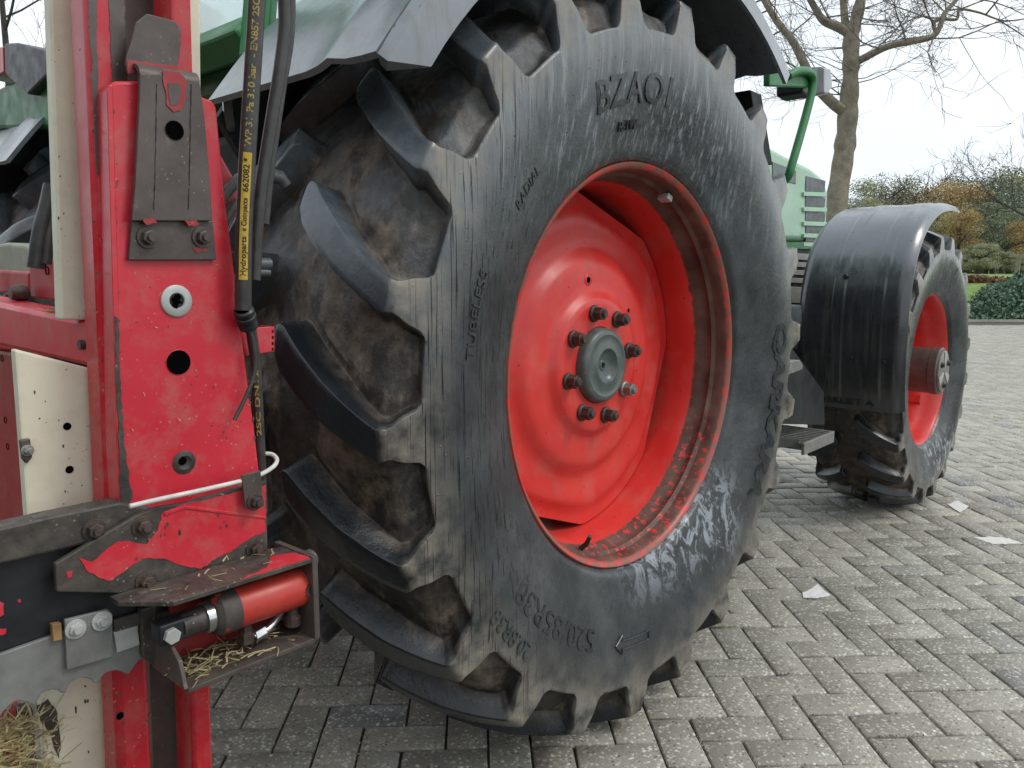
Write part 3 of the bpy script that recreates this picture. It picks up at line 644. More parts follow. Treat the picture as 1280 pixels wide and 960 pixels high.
# curled inner lip of the rear edge
m = MB(); m.tube(smooth_path([bp(300, 108, 'Y', .44), bp(287, 115, 'Y', .45), bp(286, 135, 'Y', .46), bp(290, 165, 'Y', .47)], 5), [.012]*15+[.008], 8); m.done('rubber_edge', M['guard'], rg, smooth=True)
lg = rear_guard(1.68, 2.28, 2.31, tractor)
m = MB(); A = arc(1.03, 150, 48, 14); B_ = arc(.70, 150, 48, 14); m.prism([(x, 2.30, z) for x, z in A]+[(x, 2.30, z) for x, z in B_[::-1]], (0, .02, 0)); m.done('fender_outer_wall', M['dark'], tractor)
# inner wall of the mudguard (green) and cab
m = MB(); A = arc(1.0, 147, 50, 12); m.prism([(x, .47, z) for x, z in A]+[(.5, .47, .9), (-.45, .47, .9)], (0, .02, 0)); m.done('fender_inner_wall', M['dark'], tractor)
m = MB(); m.box((-.62, .50, .62), (1.0, 1.4, 1.15)); m.done('rear_axle_housing', M['dark'], tractor, bevel=.03)
m = MB(); m.lathe([(.14, 0), (.14, .35), (.2, .37), (.2, .4)], (0, .13, CZ), (0, 1, 0), 32); m.done('axle_shaft', M['dark'], tractor, smooth=True)
m = MB(); m.box((.9, .72, .55), (3.0, 1.34, 1.05)); m.done('transmission', M['dark'], tractor, bevel=.03)
m = MB(); m.box((2.48, .2, .60), (2.68, .9, .76)); m.done('front_axle', M['dark'], tractor, bevel=.02)
# cab: lower body, frame and panes
m = MB(); m.prism([(-.6, .52, 1.15), (-.62, .52, 1.5), (1.05, .52, 1.5), (1.0, .52, 1.15)], (0, .86, 0)); m.done('cab_floor', M['dark'], tractor, bevel=.03)
m = MB(); m.prism([(-.64, .5, 1.56), (-.66, .5, 1.66), (1.05, .5, 1.66), (1.05, .5, 1.56)], (0, .9, 0)); m.done('cab_lower_body', M['green'], tractor, bevel=.03)
fr = MB()
def beam(m, a, b, w_=.03, h_=.03): 
    a, b = Vector(a), Vector(b); t = (b-a).normalized(); u_ = t.orthogonal().normalized(); v_ = t.cross(u_); m.prism([a-u_*w_-v_*h_, a+u_*w_-v_*h_, a+u_*w_+v_*h_, a-u_*w_+v_*h_], b-a)
for yy in (.55, 1.36):
    beam(fr, (-.70, yy, 1.6), (-.55, yy, 2.7)); beam(fr, (.95, yy, 1.6), (.85, yy, 2.7)); beam(fr, (.2, yy, 1.6), (.2, yy, 2.7)); beam(fr, (-.55, yy, 2.7), (.85, yy, 2.7)); beam(fr, (-.70, yy, 1.66), (.95, yy, 1.66))
beam(fr, (-.70, .55, 1.66), (-.70, 1.36, 1.66), .035, .035); beam(fr, (-.64, .55, 2.0), (-.64, 1.36, 2.0), .02, .02); beam(fr, (-.55, .55, 2.7), (-.55, 1.36, 2.7))
fr.done('cab_frame', M['green'], tractor, bevel=.008)
m = MB(); m.box((-.66, .5, 2.7), (.98, 1.42, 2.86)); m.done('cab_roof', M['green'], tractor, bevel=.05, seg=4)
m = MB(); m.prism([(-.69, .58, 1.7), (-.69, 1.34, 1.7), (-.56, 1.34, 2.67), (-.56, .58, 2.67)], (.005, 0, 0)); m.done('rear_window', M['glass'], tractor)
for yy in (.545, 1.36):
    m = MB(); m.prism([(-.67, yy, 1.7), (.16, yy, 1.7), (.16, yy, 2.67), (-.54, yy, 2.67)], (0, .005, 0)); m.done('side_window', M['glass'], tractor)
    m = MB(); m.prism([(.24, yy, 1.7), (.92, yy, 1.7), (.84, yy, 2.67), (.24, yy, 2.67)], (0, .005, 0)); m.done('cab_door_window', M['glass'], tractor)
# bonnet with louvres
HY = .62; a = [bp(958, 180, 'Y', HY), bp(985, 195, 'Y', HY), bp(1015, 210, 'Y', HY), bp(1030, 222, 'Y', HY), bp(1036, 240, 'Y', HY), bp(1033, 303, 'Y', HY), bp(1010, 302, 'Y', HY), bp(960, 301, 'Y', HY)]
m = MB(); m.prism(a, (0, .82, 0)); bon = m.done('bonnet', M['pale_green'], tractor, bevel=.03, seg=4, smooth=True, ang=60)
for i, (y0_, y1_) in enumerate([(223, 240), (245, 259), (264, 277), (281, 292), (295, 303)]):
    q = [(1008, y0_-3), (1032, y0_+3), (1031, y1_), (1007, y1_-1)]; slab('louvre', q, 'Y', HY-.004, .012, M['gunmetal'], bon, bevel=.001)
    slab('louvre_bar', [(1005, y1_), (1034, y1_+1), (1034, y1_+6), (1005, y1_+5)], 'Y', HY-.012, .012, M['pale_green'], bon, bevel=.002)
slab('bonnet_window', [(966, 202), (995, 213), (995, 230), (966, 222)], 'Y', HY-.004, .006, M['grey'], bon)
slab('bonnet_rail', [(960, 302), (1034, 304), (1033, 312), (960, 310)], 'Y', HY-.01, .03, M['green'], tractor)
for i, (t0, t1) in enumerate([(316, 324), (327, 333), (337, 343), (347, 353), (358, 378)]):
    slab('side_grille_slat', [(984, t0), (1026, t0+2), (1024, t1+2), (984, t1)], 'Y', HY-.02, .02, M['steel'], tractor, bevel=.002)
slab('engine_cover', [(940, 310), (1024, 312), (1020, 470), (940, 470)], 'Y', HY+.0, .5, M['dark'], tractor)
slab('battery_box', [(975, 382), (1003, 381), (1003, 410), (975, 412)], 'Y', .25, .25, M['gunmetal'], tractor, bevel=.01)
# lamp bracket, light and hand rail
slab('lamp_bracket', [(962, 86), (1022, 87), (1020, 108), (1008, 109), (962, 107)], 'Y', -.01, .02, M['green'], tractor, bevel=.003)
m = MB(); a = [bp(1003, 84, 'Y', .014), bp(1030, 83, 'Y', .014), bp(1031, 117, 'Y', .014), bp(1012, 122, 'Y', .014), bp(1003, 116, 'Y', .014)]; m.prism(a, (0, .09, 0)); wl = m.done('work_light', M['black'], tractor, bevel=.008)
m = MB(); a = [bp(1030, 84, 'Y', .016), bp(1039, 86, 'Y', .016), bp(1041, 108, 'Y', .016), bp(1035, 118, 'Y', .016), bp(1030, 117, 'Y', .016)]; m.prism(a, (0, .085, 0)); m.done('lens', M['silver'], wl, bevel=.006)
hr = smooth_path([bp(985, 95, 'Y', -.01), bp(998, 89, 'Y', -.02), bp(1010, 90, 'Y', -.02), bp(1016, 99, 'Y', -.02), bp(1014, 118, 'Y', -.02), bp(1003, 160, 'Y', -.02), bp(990, 205, 'Y', -.02), bp(984, 222, 'Y', -.01), bp(970, 233, 'Y', .03), bp(955, 240, 'Y', .06)], 6)
m = MB(); m.tube(hr, .0135, 14); m.done('handrail', M['green'], tractor, smooth=True)
m = MB(); m.prism([bp(938, 112, 'Y', .02), bp(952, 118, 'Y', .02), bp(966, 206, 'Y', .02), bp(955, 206, 'Y', .02)], (0, .36, 0)); m.done('mud_flap', M['dark'], tractor, bevel=.003)
# steps
slab('step_side_plate', [(975, 415), (985, 428), (1030, 490), (1031, 531), (975, 530)], 'Y', .09, .006, M['black'], tractor, bevel=.001)
m = MB(); m.prism([bp(975, 452, 'Y', .04), bp(1000, 450, 'Y', .04), bp(1004, 456, 'Y', .04), bp(1003, 462, 'Y', .04), bp(975, 473, 'Y', .04)], (0, .3, 0)); m.done('step_tread', M['steel'], tractor, bevel=.003)
st_z = bp(1037, 538, 'Y', .02).z
x1_ = bp(1037, 538, 'Y', .02).x; x0_ = x1_-.30
m = MB(); m.box((x0_, .0, st_z-.045), (x1_, .012, st_z)); m.box((x0_, .26, st_z-.045), (x1_, .272, st_z)); m.box((x1_-.014, .012, st_z-.045), (x1_, .26, st_z)); sf = m.done('step_frame', M['steel'], tractor, bevel=.003)
for i in range(9):
    x = x0_+.01+i*.032; m = MB(); m.box((x, .012, st_z-.03), (x+.011, .26, st_z-.004)); m.done('step_bar', M['steel'], sf, bevel=.001)
slab('step_post', [(948, 400), (975, 410), (975, 552), (950, 562)], 'Y', .12, .03, M['black'], tractor)
slab('step_foot', [(950, 545), (1000, 549), (996, 558), (950, 562)], 'Y', .02, .05, M['black'], tractor)
# ------------------------------------------------------------------ silage block cutter behind the tractor
YP = -.15
cut = thing('silage_cutter', 'red and cream silage cutter with scalloped blade arm and orange cylinder beside the big wheel', 'farm implement', (-1.28, -.1, 0))
def L(x0, k): return lambda y: x0+k*y
eA, eB, eC, eD = L(107, .043), L(155, .039), L(214, .029), L(240, .028)
def strip(f, g, y0, y1): return [(f(y0), y0), (g(y0), y0), (g(y1), y1), (f(y1), y1)]
slab('mast_rail', strip(eA, eB, -120, 1060), 'Y', -.125, .05, M['red_tube'], cut, bevel=.009, smooth=True)
slab('mast_rail', strip(eC, eD, -120, 1060), 'Y', -.125, .05, M['red_tube'], cut, bevel=.005, smooth=True)
slab('mast_back', strip(eB, eC, -120, 1060), 'Y', -.06, .02, M['brown'], cut, label='dark dirty inner web of the mast')
slab('worn_strip', jag([(110, -30), (122, -30), (121, 45), (123, 100), (123, 140), (129, 165), (130, 213), (122, 219), (119, 190), (117, 130), (114, 95), (116, 78), (112, 50)], .9, 3, seed=3), 'Y', -.1256, .001, M['brown'], cut, bevel=0)
slab('worn_strip', jag([(135, -30), (155, -30), (159, 105), (141, 108), (139, 70), (137, 30)], .9, 3, seed=4), 'Y', -.1258, .001, M['brown'], cut, bevel=0)
slab('side_panel', [(58, -120), (249, -120), (252, 130), (130, 400), (76, 400)], 'Y', -.055, .02, M['cream'], cut, bevel=.003, label='upper cream panel')
slab('side_panel', [(18, 436), (112, 460), (150, 464), (176, 1060), (64, 1060)], 'Y', -.07, .015, M['cream'], cut, bevel=.003, label='lower cream panel with rubbed paint')
slab('worn_patch', jag([(46, 882), (60, 874), (70, 886), (74, 905), (76, 930), (74, 948), (64, 920), (50, 900)], 1.5, 6, seed=8), 'Y', -.0712, .001, M['brown'], cut, bevel=0)
XB = bp(126, 437, 'Y', -.125).x+.012
bm_ = slab('cross_beam', [(-60, 366), (111, 404), (111, 459), (-60, 418)], 'X', XB-.006, .05, M['red'], cut, bevel=.006, smooth=True)
m = MB(); q = bp(103, 431, 'X', XB-.008); m.lathe([(0, -.004), (.006, -.004), (.006, .002), (0, .002)], q, (1, 0, 0), 12); m.done('bolt', M['rust'], bm_)
slab('lower_upright', [(-40, 432), (17, 440), (33, 668), (-40, 680)], 'X', XB+.02, .05, M['brick_red'], cut, bevel=.006)
for px, py in ((6, 525), (9, 558), (2, 448)):
    m = MB(); m.lathe([(.0055, 0), (.0045, .003), (0, .003)], bp(px, py, 'X', XB+.019), (1, 0, 0), 14); m.done('bolt_hole', M['hole'], cut)
slab('panel_clip', [(25, 550), (38, 548), (41, 572), (34, 580), (28, 574)], 'Y', -.078, .006, M['brown'], cut); 
def bolt(px, py, ax, v, r, parent, mat='rust', h=.008, name='bolt', washer=True):
    c = bp(px, py, ax, v); b = MB(); d = Vector((0, -1, 0)) if ax == 'Y' else Vector((-1, 0, 0)); e1 = d.orthogonal().normalized(); e2 = d.cross(e1); a0 = random.random()
    if washer: b.lathe([(0, 0), (r*1.45, 0), (r*1.45, .0022), (0, .0022)], c, d, 20)
    o = b.done(name, M[mat], parent, bevel=.0004) if washer else None
    k = MB(); k.prism([c+d*.002+(e1*math.cos(a0+i*PI/3)+e2*math.sin(a0+i*PI/3))*r for i in range(6)], d*h); n_ = k.done('bolt_head', M[mat], o or parent, bevel=r*.12)
    k = MB(); k.lathe([(0, 0), (r*.55, 0), (r*.5, h+.004), (0, h+.004)], c+d*.002, d, 12); k.done('bolt_end', M[mat], o or parent, smooth=True); return o
bolt(34, 563, 'Y', -.079, .0045, cut, 'steel')
for px, py in ((84, 533), (87, 587), (150, 895)):
    m = MB(); m.lathe([(.0046, 0), (0, 0)], bp(px, py, 'Y', -.0706 if px < 100 else -.1256), (0, 1, 0), 14); m.done('bolt_hole', M['hole'], cut)
slab('upright_bracket', [(36, 322), (71, 324), (74, 376), (38, 372)], 'X', XB+.05, .02, M['brick_red'], cut, bevel=.003)
m = MB(); m.lathe([(.0065, 0), (.005, .003), (0, .003)], bp(58, 338, 'X', XB+.0485), (1, 0, 0), 14); m.done('bolt_hole', M['hole'], cut)
slab('rear_bar', [(-40, 336), (36, 340), (36, 368), (-40, 362)], 'X', XB+.09, .03, M['brick_red'], cut, bevel=.004)
m = MB(); m.lathe([(.0, -.01), (.010, -.01), (.012, 0), (.012, .012), (.004, .016), (0, .016)], bp(22, 366, 'X', XB+.03), (1, 0, 0), 16); m.done('pin', M['rust'], cut, smooth=True)
slab('lower_beam', jag([(8, 886), (21, 884), (30, 980), (14, 985)], .6, 9, seed=5), 'Y', -.10, .02, M['brick_red'], cut, bevel=.003)
slab('scraper', jag([(22, 886), (42, 884), (50, 985), (24, 985)], 1, 8, seed=6), 'Y', -.095, .02, M['brown'], cut, bevel=.004)
# carriage plate
plate = slab('carriage_plate', [(137, 112), (139, 105), (145, 101), (215, 101), (256, 122), (266, 126), (271, 134), (282, 245), (295, 349), (309, 467), (318, 530), (325, 592), (333, 640), (330, 690), (150, 690), (148, 560), (143, 330)], 'Y', YP, .012, M['red'], cut, bevel=.0035, smooth=True)
slab('plate_flange', [(134, 114), (137, 106), (141, 106), (147, 330), (152, 560), (154, 640), (150, 640), (146, 560), (140, 330)], 'Y', YP-.002, .03, M['red'], cut, bevel=.001)
slab('bare_edge', jag([(144, 395), (148, 398), (150, 470), (156, 560), (166, 622), (160, 632), (151, 632), (149, 560), (145, 470)], 1.2, 7, seed=12), 'Y', YP-.0034, .001, M['grime'], cut, bevel=0)
# spring bracket with its tongue
br = slab('spring_bracket', [(175, 92), (212, 92), (250, 103), (256, 148), (261, 205), (266, 276), (165, 276), (169, 235), (175, 115)], 'Y', YP-.014, .006, M['brown'], cut, bevel=.001)
slab('bracket_foot', [(165, 276), (266, 276), (271, 325), (161, 325)], 'Y', YP-.007, .006, M['brown'], br, bevel=.001)
top = [bp(175, 92, 'Y', YP-.014), bp(250, 103, 'Y', YP-.014)]; b = MB(); rows = []
for k in range(8):
    a = PI/2*k/7; off = Vector((0, .016*(1-math.cos(a)), .013*math.sin(a))); rows.append([b.b.verts.new(p+off) for p in top]+[b.b.verts.new(p+off*.7+Vector((0, .006, 0))) for p in top[::-1]])
for k in range(7):
    for j in range(4): b.b.faces.new((rows[k][j], rows[k][(j+1) % 4], rows[k+1][(j+1) % 4], rows[k+1][j]))
b.b.faces.new(rows[-1]); b.done('bracket_bend', M['brown'], br, smooth=True, ang=50)
tg = slab('tongue_plate', [(157, 80), (158, 70), (164, 52), (170, 28), (184, 17), (218, 26), (227, 36), (225, 66), (221, 90), (160, 92)], 'Y', YP+.004, .004, M['brown'], cut, bevel=.0008, label='dark chamfered tongue plate')
slab('paint_rim', jag([(158, 74), (170, 76), (200, 80), (222, 82), (221, 92), (160, 92)], 1.2, 6, seed=9), 'Y', YP+.0032, .001, M['brick_red'], tg, bevel=0)
slab('paint_patch', jag([(203, 88), (224, 90), (233, 100), (231, 126), (226, 138), (217, 140), (209, 132), (206, 110)], .8, 4, seed=10), 'Y', YP-.0152, .001, M['brick_red'], br, bevel=0)
slab('bare_patch', [(210, 104), (224, 104), (226, 120), (222, 131), (214, 132), (211, 120)], 'Y', YP-.0158, .001, M['brown'], br, bevel=0)
def dischole(px, py, r, v, parent, mat='hole', name='hole', ring=None):
    c = bp(px, py, 'Y', v)
    if ring: b = MB(); b.lathe([(r*1.07, 0), (r*1.05, -.0006), (r*1.02, -.0008), (r, -.0004)], c, (0, 1, 0), 28); b.done('hole_rim', M[ring], parent, smooth=True)
    b = MB(); b.lathe([(r, 0), (0, 0)], c+Vector((0, -.0006, 0)), (0, 1, 0), 28); return b.done(name, M[mat], parent)
dischole(218, 163, .0105, YP-.0142, br, ring='brown')
for px, py, mt in ((187, 277, 'red'), (240, 279, 'red'), (250, 312, 'red')):
    slab('paint_chip', jag([(px-9, py-3), (px+6, py-4), (px+9, py+2), (px-4, py+4)], 1, 3, seed=px), 'Y', YP-.0152 if py < 300 else YP-.0078, .001, M['brick_red'], br, bevel=0)
bolt(184, 297, 'Y', YP-.007, .0085, br, 'brown'); bolt(252, 297, 'Y', YP-.007, .0085, br, 'brown')
for px, wv in ((196, .55), (239, .6)):       # wet runs
    slab('drip_mark', jag([(px-wv, 105), (px+wv, 105), (px+wv-2, 200), (px-3, 262), (px-4, 262), (px-wv-1, 190)], .7, 5, seed=px), 'Y', YP-.0146, .0005, M['ink'], br, bevel=0)
b = MB(); b.lathe([(0, 0), (.0185, 0), (.0185, -.002), (.017, -.0032), (.0095, -.0032), (.0085, -.0015)], bp(220, 376, 'Y', YP), (0, 1, 0), 36); ws = b.done('washer', M['zinc'], cut, smooth=True, ang=40)
slab('star_hole', [(214, 373), (218, 371), (223, 367), (227, 370), (225, 375), (229, 379), (223, 380), (221, 386), (216, 383), (217, 378)], 'Y', YP-.0036, .001, M['hole'], ws, bevel=0)
dischole(223, 453, .0145, YP, cut, ring='red')
b = MB(); b.lathe([(.0145, -.0004), (.011, -.0016), (.0085, -.0022), (.007, -.001), (0, -.0008)], bp(230, 578, 'Y', YP), (0, 1, 0), 24); b.done('punched_dent', M['grime'], cut, smooth=True); dischole(228, 576, .005, YP-.002, cut)
# blade arm
slab('arm_top_bar', [(-90, 681), (60, 646), (150, 628), (215, 640), (160, 668), (-90, 727)], 'Y', YP-.014, .03, M['grime'], cut, bevel=.003)
slab('arm_web', [(-90, 722), (110, 676), (250, 700), (252, 757), (196, 768), (84, 796), (0, 826), (-90, 862)], 'Y', YP-.004, .012, M['black'], cut, bevel=.002, label='blackened web of the blade arm')
for pts, sd_ in (([(-10, 752), (5, 754), (5, 768), (-10, 776)], 2), ([(-10, 786), (8, 786), (7, 792), (-10, 796)], 3), ([(22, 750), (26, 749), (26, 753), (23, 753)], 5)):
    slab('paint_chip', jag(pts, 1.2, 4, seed=sd_), 'Y', YP-.0046, .0008, M['red'], cut, bevel=0)
scal = [(195, 770), (194, 828), (188, 830), (181, 825), (175, 824), (168, 833), (162, 842), (158, 843), (153, 840), (146, 838), (140, 839), (131, 842), (126, 848), (122, 853), (118, 854), (114, 850), (109, 848), (102, 847), (96, 848), (90, 852), (86, 857), (82, 867), (77, 866), (72, 863), (66, 862), (58, 864), (52, 867), (48, 875), (44, 882), (38, 880), (33, 878), (22, 876), (15, 879), (11, 883), (4, 890), (0, 896), (-10, 893), (-24, 892), (-36, 900), (-42, 912), (-60, 910), (-90, 925)]
slab('blade', scal+[(-90, 850), (0, 818), (84, 788)], 'Y', YP-.012, .006, M['blade'], cut, bevel=.0012, label='grey blade with a scalloped lower edge')
slab('blade_guard', [(81, 775), (135, 762), (141, 768), (141, 821), (84, 838)], 'Y', YP-.019, .005, M['blade'], cut, bevel=.001)
bolt(94, 786, 'Y', YP-.019, .0075, cut, 'zinc', h=.003); bolt(127, 776, 'Y', YP-.019, .0075, cut, 'zinc', h=.003)
slab('wooden_wedge', [(65, 781), (77, 779), (78, 800), (67, 802)], 'Y', YP-.018, .008, M['wood'], cut, bevel=.0008)
slab('blade_clamp', jag([(142, 790), (172, 781), (175, 806), (146, 816)], .6, 6, seed=4), 'Y', YP-.0165, .004, M['zinc'], cut, bevel=.0006)
slab('clamp_bar', [(142, 775), (176, 766), (177, 781), (143, 791)], 'Y', YP-.017, .006, M['grime'], cut, bevel=.001)
slab('arm_end', jag([(176, 762), (196, 756), (198, 834), (186, 828), (178, 822)], .7, 7, seed=14), 'Y', YP-.02, .010, M['grime'], cut, bevel=.002)
gus = slab('gusset_plate', [(69, 705), (102, 685), (171, 644), (197, 634), (230, 629), (333, 600), (335, 690), (320, 702), (225, 750), (197, 743), (71, 740)], 'Y', YP-.024, .008, M['grime'], cut, bevel=.0015, label='pointed gusset plate with red paint worn away at its edges')
red_patch = [(300, 660), (350, 680), (395, 640), (450, 600), (500, 600), (560, 610), (600, 560), (620, 490), (700, 460), (1012, 385), (1012, 560), (950, 590), (880, 640), (830, 660), (765, 705), (690, 690), (640, 670), (600, 665), (540, 665), (480, 710), (420, 750), (380, 740), (330, 710)]
slab('paint_patch', jag([(x/3.048, 480+y/3.048) for x, y in red_patch], .9, 4, seed=21), 'Y', YP-.0248, .001, M['red'], gus, bevel=0)
slab('paint_ridge', [(205, 640), (232, 632), (333, 646), (333, 649), (232, 636), (206, 645)], 'Y', YP-.0262, .002, M['red'], gus, bevel=.0006)
slab('paint_patch', jag([(83, 716), (91, 714), (90, 721), (85, 723)], .8, 3, seed=22), 'Y', YP-.0248, .001, M['red'], gus, bevel=0)
for px, py in ((117, 662),): bolt(px, py, 'Y', YP-.014, .0085, cut, 'rust')
for px, py in ((178, 658), (182, 727), (318, 686)): bolt(px, py, 'Y', YP-.024, .0085, gus, 'rust')
rod = smooth_path([bp(162, 633, 'Y', YP-.03), bp(200, 624, 'Y', YP-.031), bp(260, 611, 'Y', YP-.032), bp(310, 599, 'Y', YP-.032), bp(330, 591, 'Y', YP-.028), bp(343, 582, 'Y', YP-.018), bp(346, 574, 'Y', YP-.005), bp(340, 568, 'Y', YP+.006), bp(330, 567, 'Y', YP+.012)], 6)
m = MB(); m.tube(rod, .0029, 10); m.done('pull_rod', M['rod'], cut, smooth=True)
cl = slab('rod_clip', [(302, 594), (326, 588), (328, 612), (331, 632), (318, 639), (307, 634)], 'Y', YP-.036, .003, M['brown'], cut, bevel=.001); bolt(318, 627, 'Y', YP-.036, .0075, cl, 'rust')
# cylinder housing
YF = -.245
zt = bp(392, 703, 'Y', YF).z; zb = bp(391, 797, 'Y', YF).z; xr = bp(392, 740, 'Y', YF).x; xl = bp(236, 865, 'Y', YF).x
zb2 = bp(238, 862, 'Y', YF).z; zb = (zb+zb2)/2
xt = bp(205, 752, 'Y', YF).x
m = MB(); m.prism([(xt+.01, YF, zt), (xr, YF, zt), (xr, -.178, zt), (xt-.03, -.178, zt), (xt-.03, -.2, zt)], (0, 0, .006)); ho = m.done('housing_top', M['grime'], cut, bevel=.001)
m = MB(); m.prism([Vector((x_, y_, zt+.0062)) for x_, y_ in jag([(xt+.09, YF+.002), (xr-.003, YF+.001), (xr-.004, YF+.03), (xr-.03, YF+.045), (xr-.05, YF+.02), (xt+.13, YF+.012)], .002, .006, seed=31)], (0, 0, .0006)); m.done('paint_patch', M['red'], ho)
m = MB(); m.box((xr-.001, YF-.001, zb-.002), (xr+.007, -.16, zt+.008)); m.done('housing_end', M['brown'], cut, bevel=.001)
m = MB(); m.box((xl, YF, zb-.006), (xr-.001, -.155, zb)); fl = m.done('housing_floor', M['brown'], cut, bevel=.001)
m = MB(); m.box((xl+.02, -.166, zb), (xr-.001, -.160, zt)); m.done('housing_back', M['brick_red'], cut)
m = MB(); m.prism([(xl, YF, zb), (xl, -.165, zb), (xl, -.165, zb+.045), (xl, YF+.05, zb+.055), (xl, YF+.01, zb+.03)], (-.005, 0, 0)); m.done('housing_side', M['brown'], cut, bevel=.001)
ya = -.214; a = bp(287, 763, 'Y', ya); b_ = bp(386, 727, 'Y', ya); za = (a.z+b_.z)/2+.0; a.z = b_.z = za; d = (b_-a).normalized(); R_ = .0252
m = MB(); m.lathe([(0, .0), (R_*.96, .0), (R_, .003), (R_, (b_-a).length-.02), (R_*.93, (b_-a).length-.008), (R_*.6, (b_-a).length), (0, (b_-a).length)], a, d, 40); cy = m.done('hydraulic_cylinder', M['orange'], cut, smooth=True, ang=35)
m = MB(); m.lathe([(0, -.024), (R_*.85, -.024), (R_*1.03, -.018), (R_*1.04, .004), (R_*.9, .006)], a, d, 40); m.done('gland_nut', M['grime_red'], cy, smooth=True, ang=35)
m = MB(); m.lathe([(0, -.034), (.0185, -.034), (.0185, -.024), (0, -.024)], a, d, 30); m.done('seal_ring', M['bright'], cy, smooth=True, ang=35)
m = MB(); m.lathe([(0, -.06), (.013, -.06), (.015, -.034), (0, -.034)], a, d, 30); m.done('piston_rod', M['grime'], cy, smooth=True, ang=35)
m = MB(); m.box((a.x-.088, ya-.010, za-.013), (a.x-.045, ya+.014, za+.012)); yk = m.done('rod_eye', M['black'], cy, bevel=.003)
c = Vector((a.x-.076, ya-.010, za-.002)); m = MB(); m.prism([c+Vector((math.cos(i*PI/3+.2)*.0095, 0, math.sin(i*PI/3+.2)*.0095)) for i in range(6)], (0, -.007, 0)); m.done('pivot_bolt', M['zinc'], cy, bevel=.001)
m = MB(); q = b_-d*.013+Vector((0, -R_*.93, .001)); m.lathe([(0, 0), (.0085, 0), (.0085, -.003), (.004, -.003), (.004, -.001), (0, -.001)], q, (0, 1, 0), 18); m.done('pivot_boss', M['rust'], cy, smooth=True, ang=35)
for t_, mt in ((.02, 'rust'), (.085, 'rust')):
    q = a+d*t_-Vector((0, 0, R_*.9)); m = MB(); m.lathe([(0, 0), (.0075, 0), (.0075, .012), (.0105, .013), (.0105, .026), (0, .026)], q, (0, 0, -1), 6 if t_ < .05 else 14); m.done('port_fitting', M[mt], cy, bevel=.0006)
q = a+d*.03-Vector((0, -.0, R_+.02)); m = MB(); m.tube(smooth_path([q, q+Vector((.02, 0, .004)), q+Vector((.045, .01, .015))], 5), .0055, 10); m.done('pressure_line', M['bright'], cy, smooth=True)
m = MB(); m.prism([q+Vector((.0, math.cos(i*PI/3)*.0085, math.sin(i*PI/3)*.0085)) for i in range(6)], (.014, 0, .003)); m.done('line_nut', M['bright'], cy, bevel=.0008)
m = MB(); m.lathe([(0, 0), (.0125, 0), (.0135, .003), (.0135, .012), (.009, .016), (0, .016)], Vector((xr+.007, -.215, zt-.008)), (1, 0, 0), 24); m.done('pivot_pin', M['brown'], cut, smooth=True, ang=35)
hk = slab('hose_bracket', [(298, 411), (343, 408), (343, 439), (307, 445)], 'Y', -.128, .004, M['red'], cut, bevel=.001)
q = bp(343, 408, 'Y', -.128); q2 = bp(343, 439, 'Y', -.128); m = MB(); m.prism([q, q2, q2+Vector((0, .03, 0)), q+Vector((0, .03, 0))], (-.004, 0, 0)); m.done('bracket_lip', M['red'], hk)
# hoses with their printing
YH = -.172; hpath = smooth_path([bp(x, y, 'Y', YH) for x, y in ((323, -60), (321, 0), (317, 70), (312, 150), (308, 220), (305, 290), (304, 350), (304, 388))], 10); HR = .0100
m = MB(); m.tube(hpath, HR, 24); h1 = m.done('hydraulic_hose', M['hose'], cut, smooth=True, label='hydraulic hose with yellow and gold printing')
arcl = [0]
for i in range(len(hpath)-1): arcl.append(arcl[-1]+(hpath[i+1]-hpath[i]).length)
def on_hose(sv, y, lift):
    i = min(max(int(np.searchsorted(arcl, sv))-1, 0), len(hpath)-2); f_ = (sv-arcl[i])/(arcl[i+1]-arcl[i]); C = hpath[i].lerp(hpath[i+1], f_); T = (hpath[i]-hpath[i+1]).normalized()
    V_ = (CAM-C); V_ = (V_-T*V_.dot(T)).normalized(); Lf = T.cross(V_)
    if Lf.dot(RT) > 0: Lf = -Lf
    a_ = y/HR; return C+(V_*math.cos(a_)+Lf*math.sin(a_))*(HR+lift)
def s_at(py): 
    k = min(range(len(hpath)), key=lambda i: abs(projz(hpath[i])[1]-py)); return arcl[k]
def hose_text(txt, y_lo, y_hi, mat, lift, parent, hgt=.0072):
    me = text_geo(txt, 1.0, bold=.022); xs = [v.co.x for v in me.vertices]; ys = [v.co.y for v in me.vertices]; x0, x1 = min(xs), max(xs); y0 = -.36; y1 = .36
    sa, sb = s_at(y_lo), s_at(y_hi)
    bmx = bmesh.new(); bmx.from_mesh(me); bmesh.ops.triangulate(bmx, faces=bmx.faces)
    for v in bmx.verts:
        v.co = on_hose(sa+(sb-sa)*(v.co.x-x0)/(x1-x0), (v.co.y)*hgt/.72, lift)
    bmx.to_mesh(me); bmx.free(); me.materials.clear(); me.materials.append(M[mat]); return link('printed_lettering', me, None, parent)
b = MB(); rows = []
for i in range(60):
    sv = s_at(350)+(s_at(192)-s_at(350))*i/59; rows.append([b.b.verts.new(on_hose(sv, y_, .0003)) for y_ in np.linspace(-.0052, .0052, 7)])
for i in range(59):
    for j in range(6): b.b.faces.new((rows[i][j], rows[i][j+1], rows[i+1][j+1], rows[i+1][j]))
b.done('yellow_band', M['yellow'], h1, smooth=True)
hose_text('Hydroparts', 346, 299, 'ink', .0006, h1, .0062); hose_text('« Compact»', 287, 247, 'ink', .0006, h1, .0058); hose_text('662082 *', 242, 198, 'ink', .0006, h1, .0068)
hose_text('WP 31', 188, 152, 'gold', .0004, h1, .0075); hose_text('Pa 310 bar  - EN857 2SC D', 142, -12, 'gold', .0004, h1, .0075)
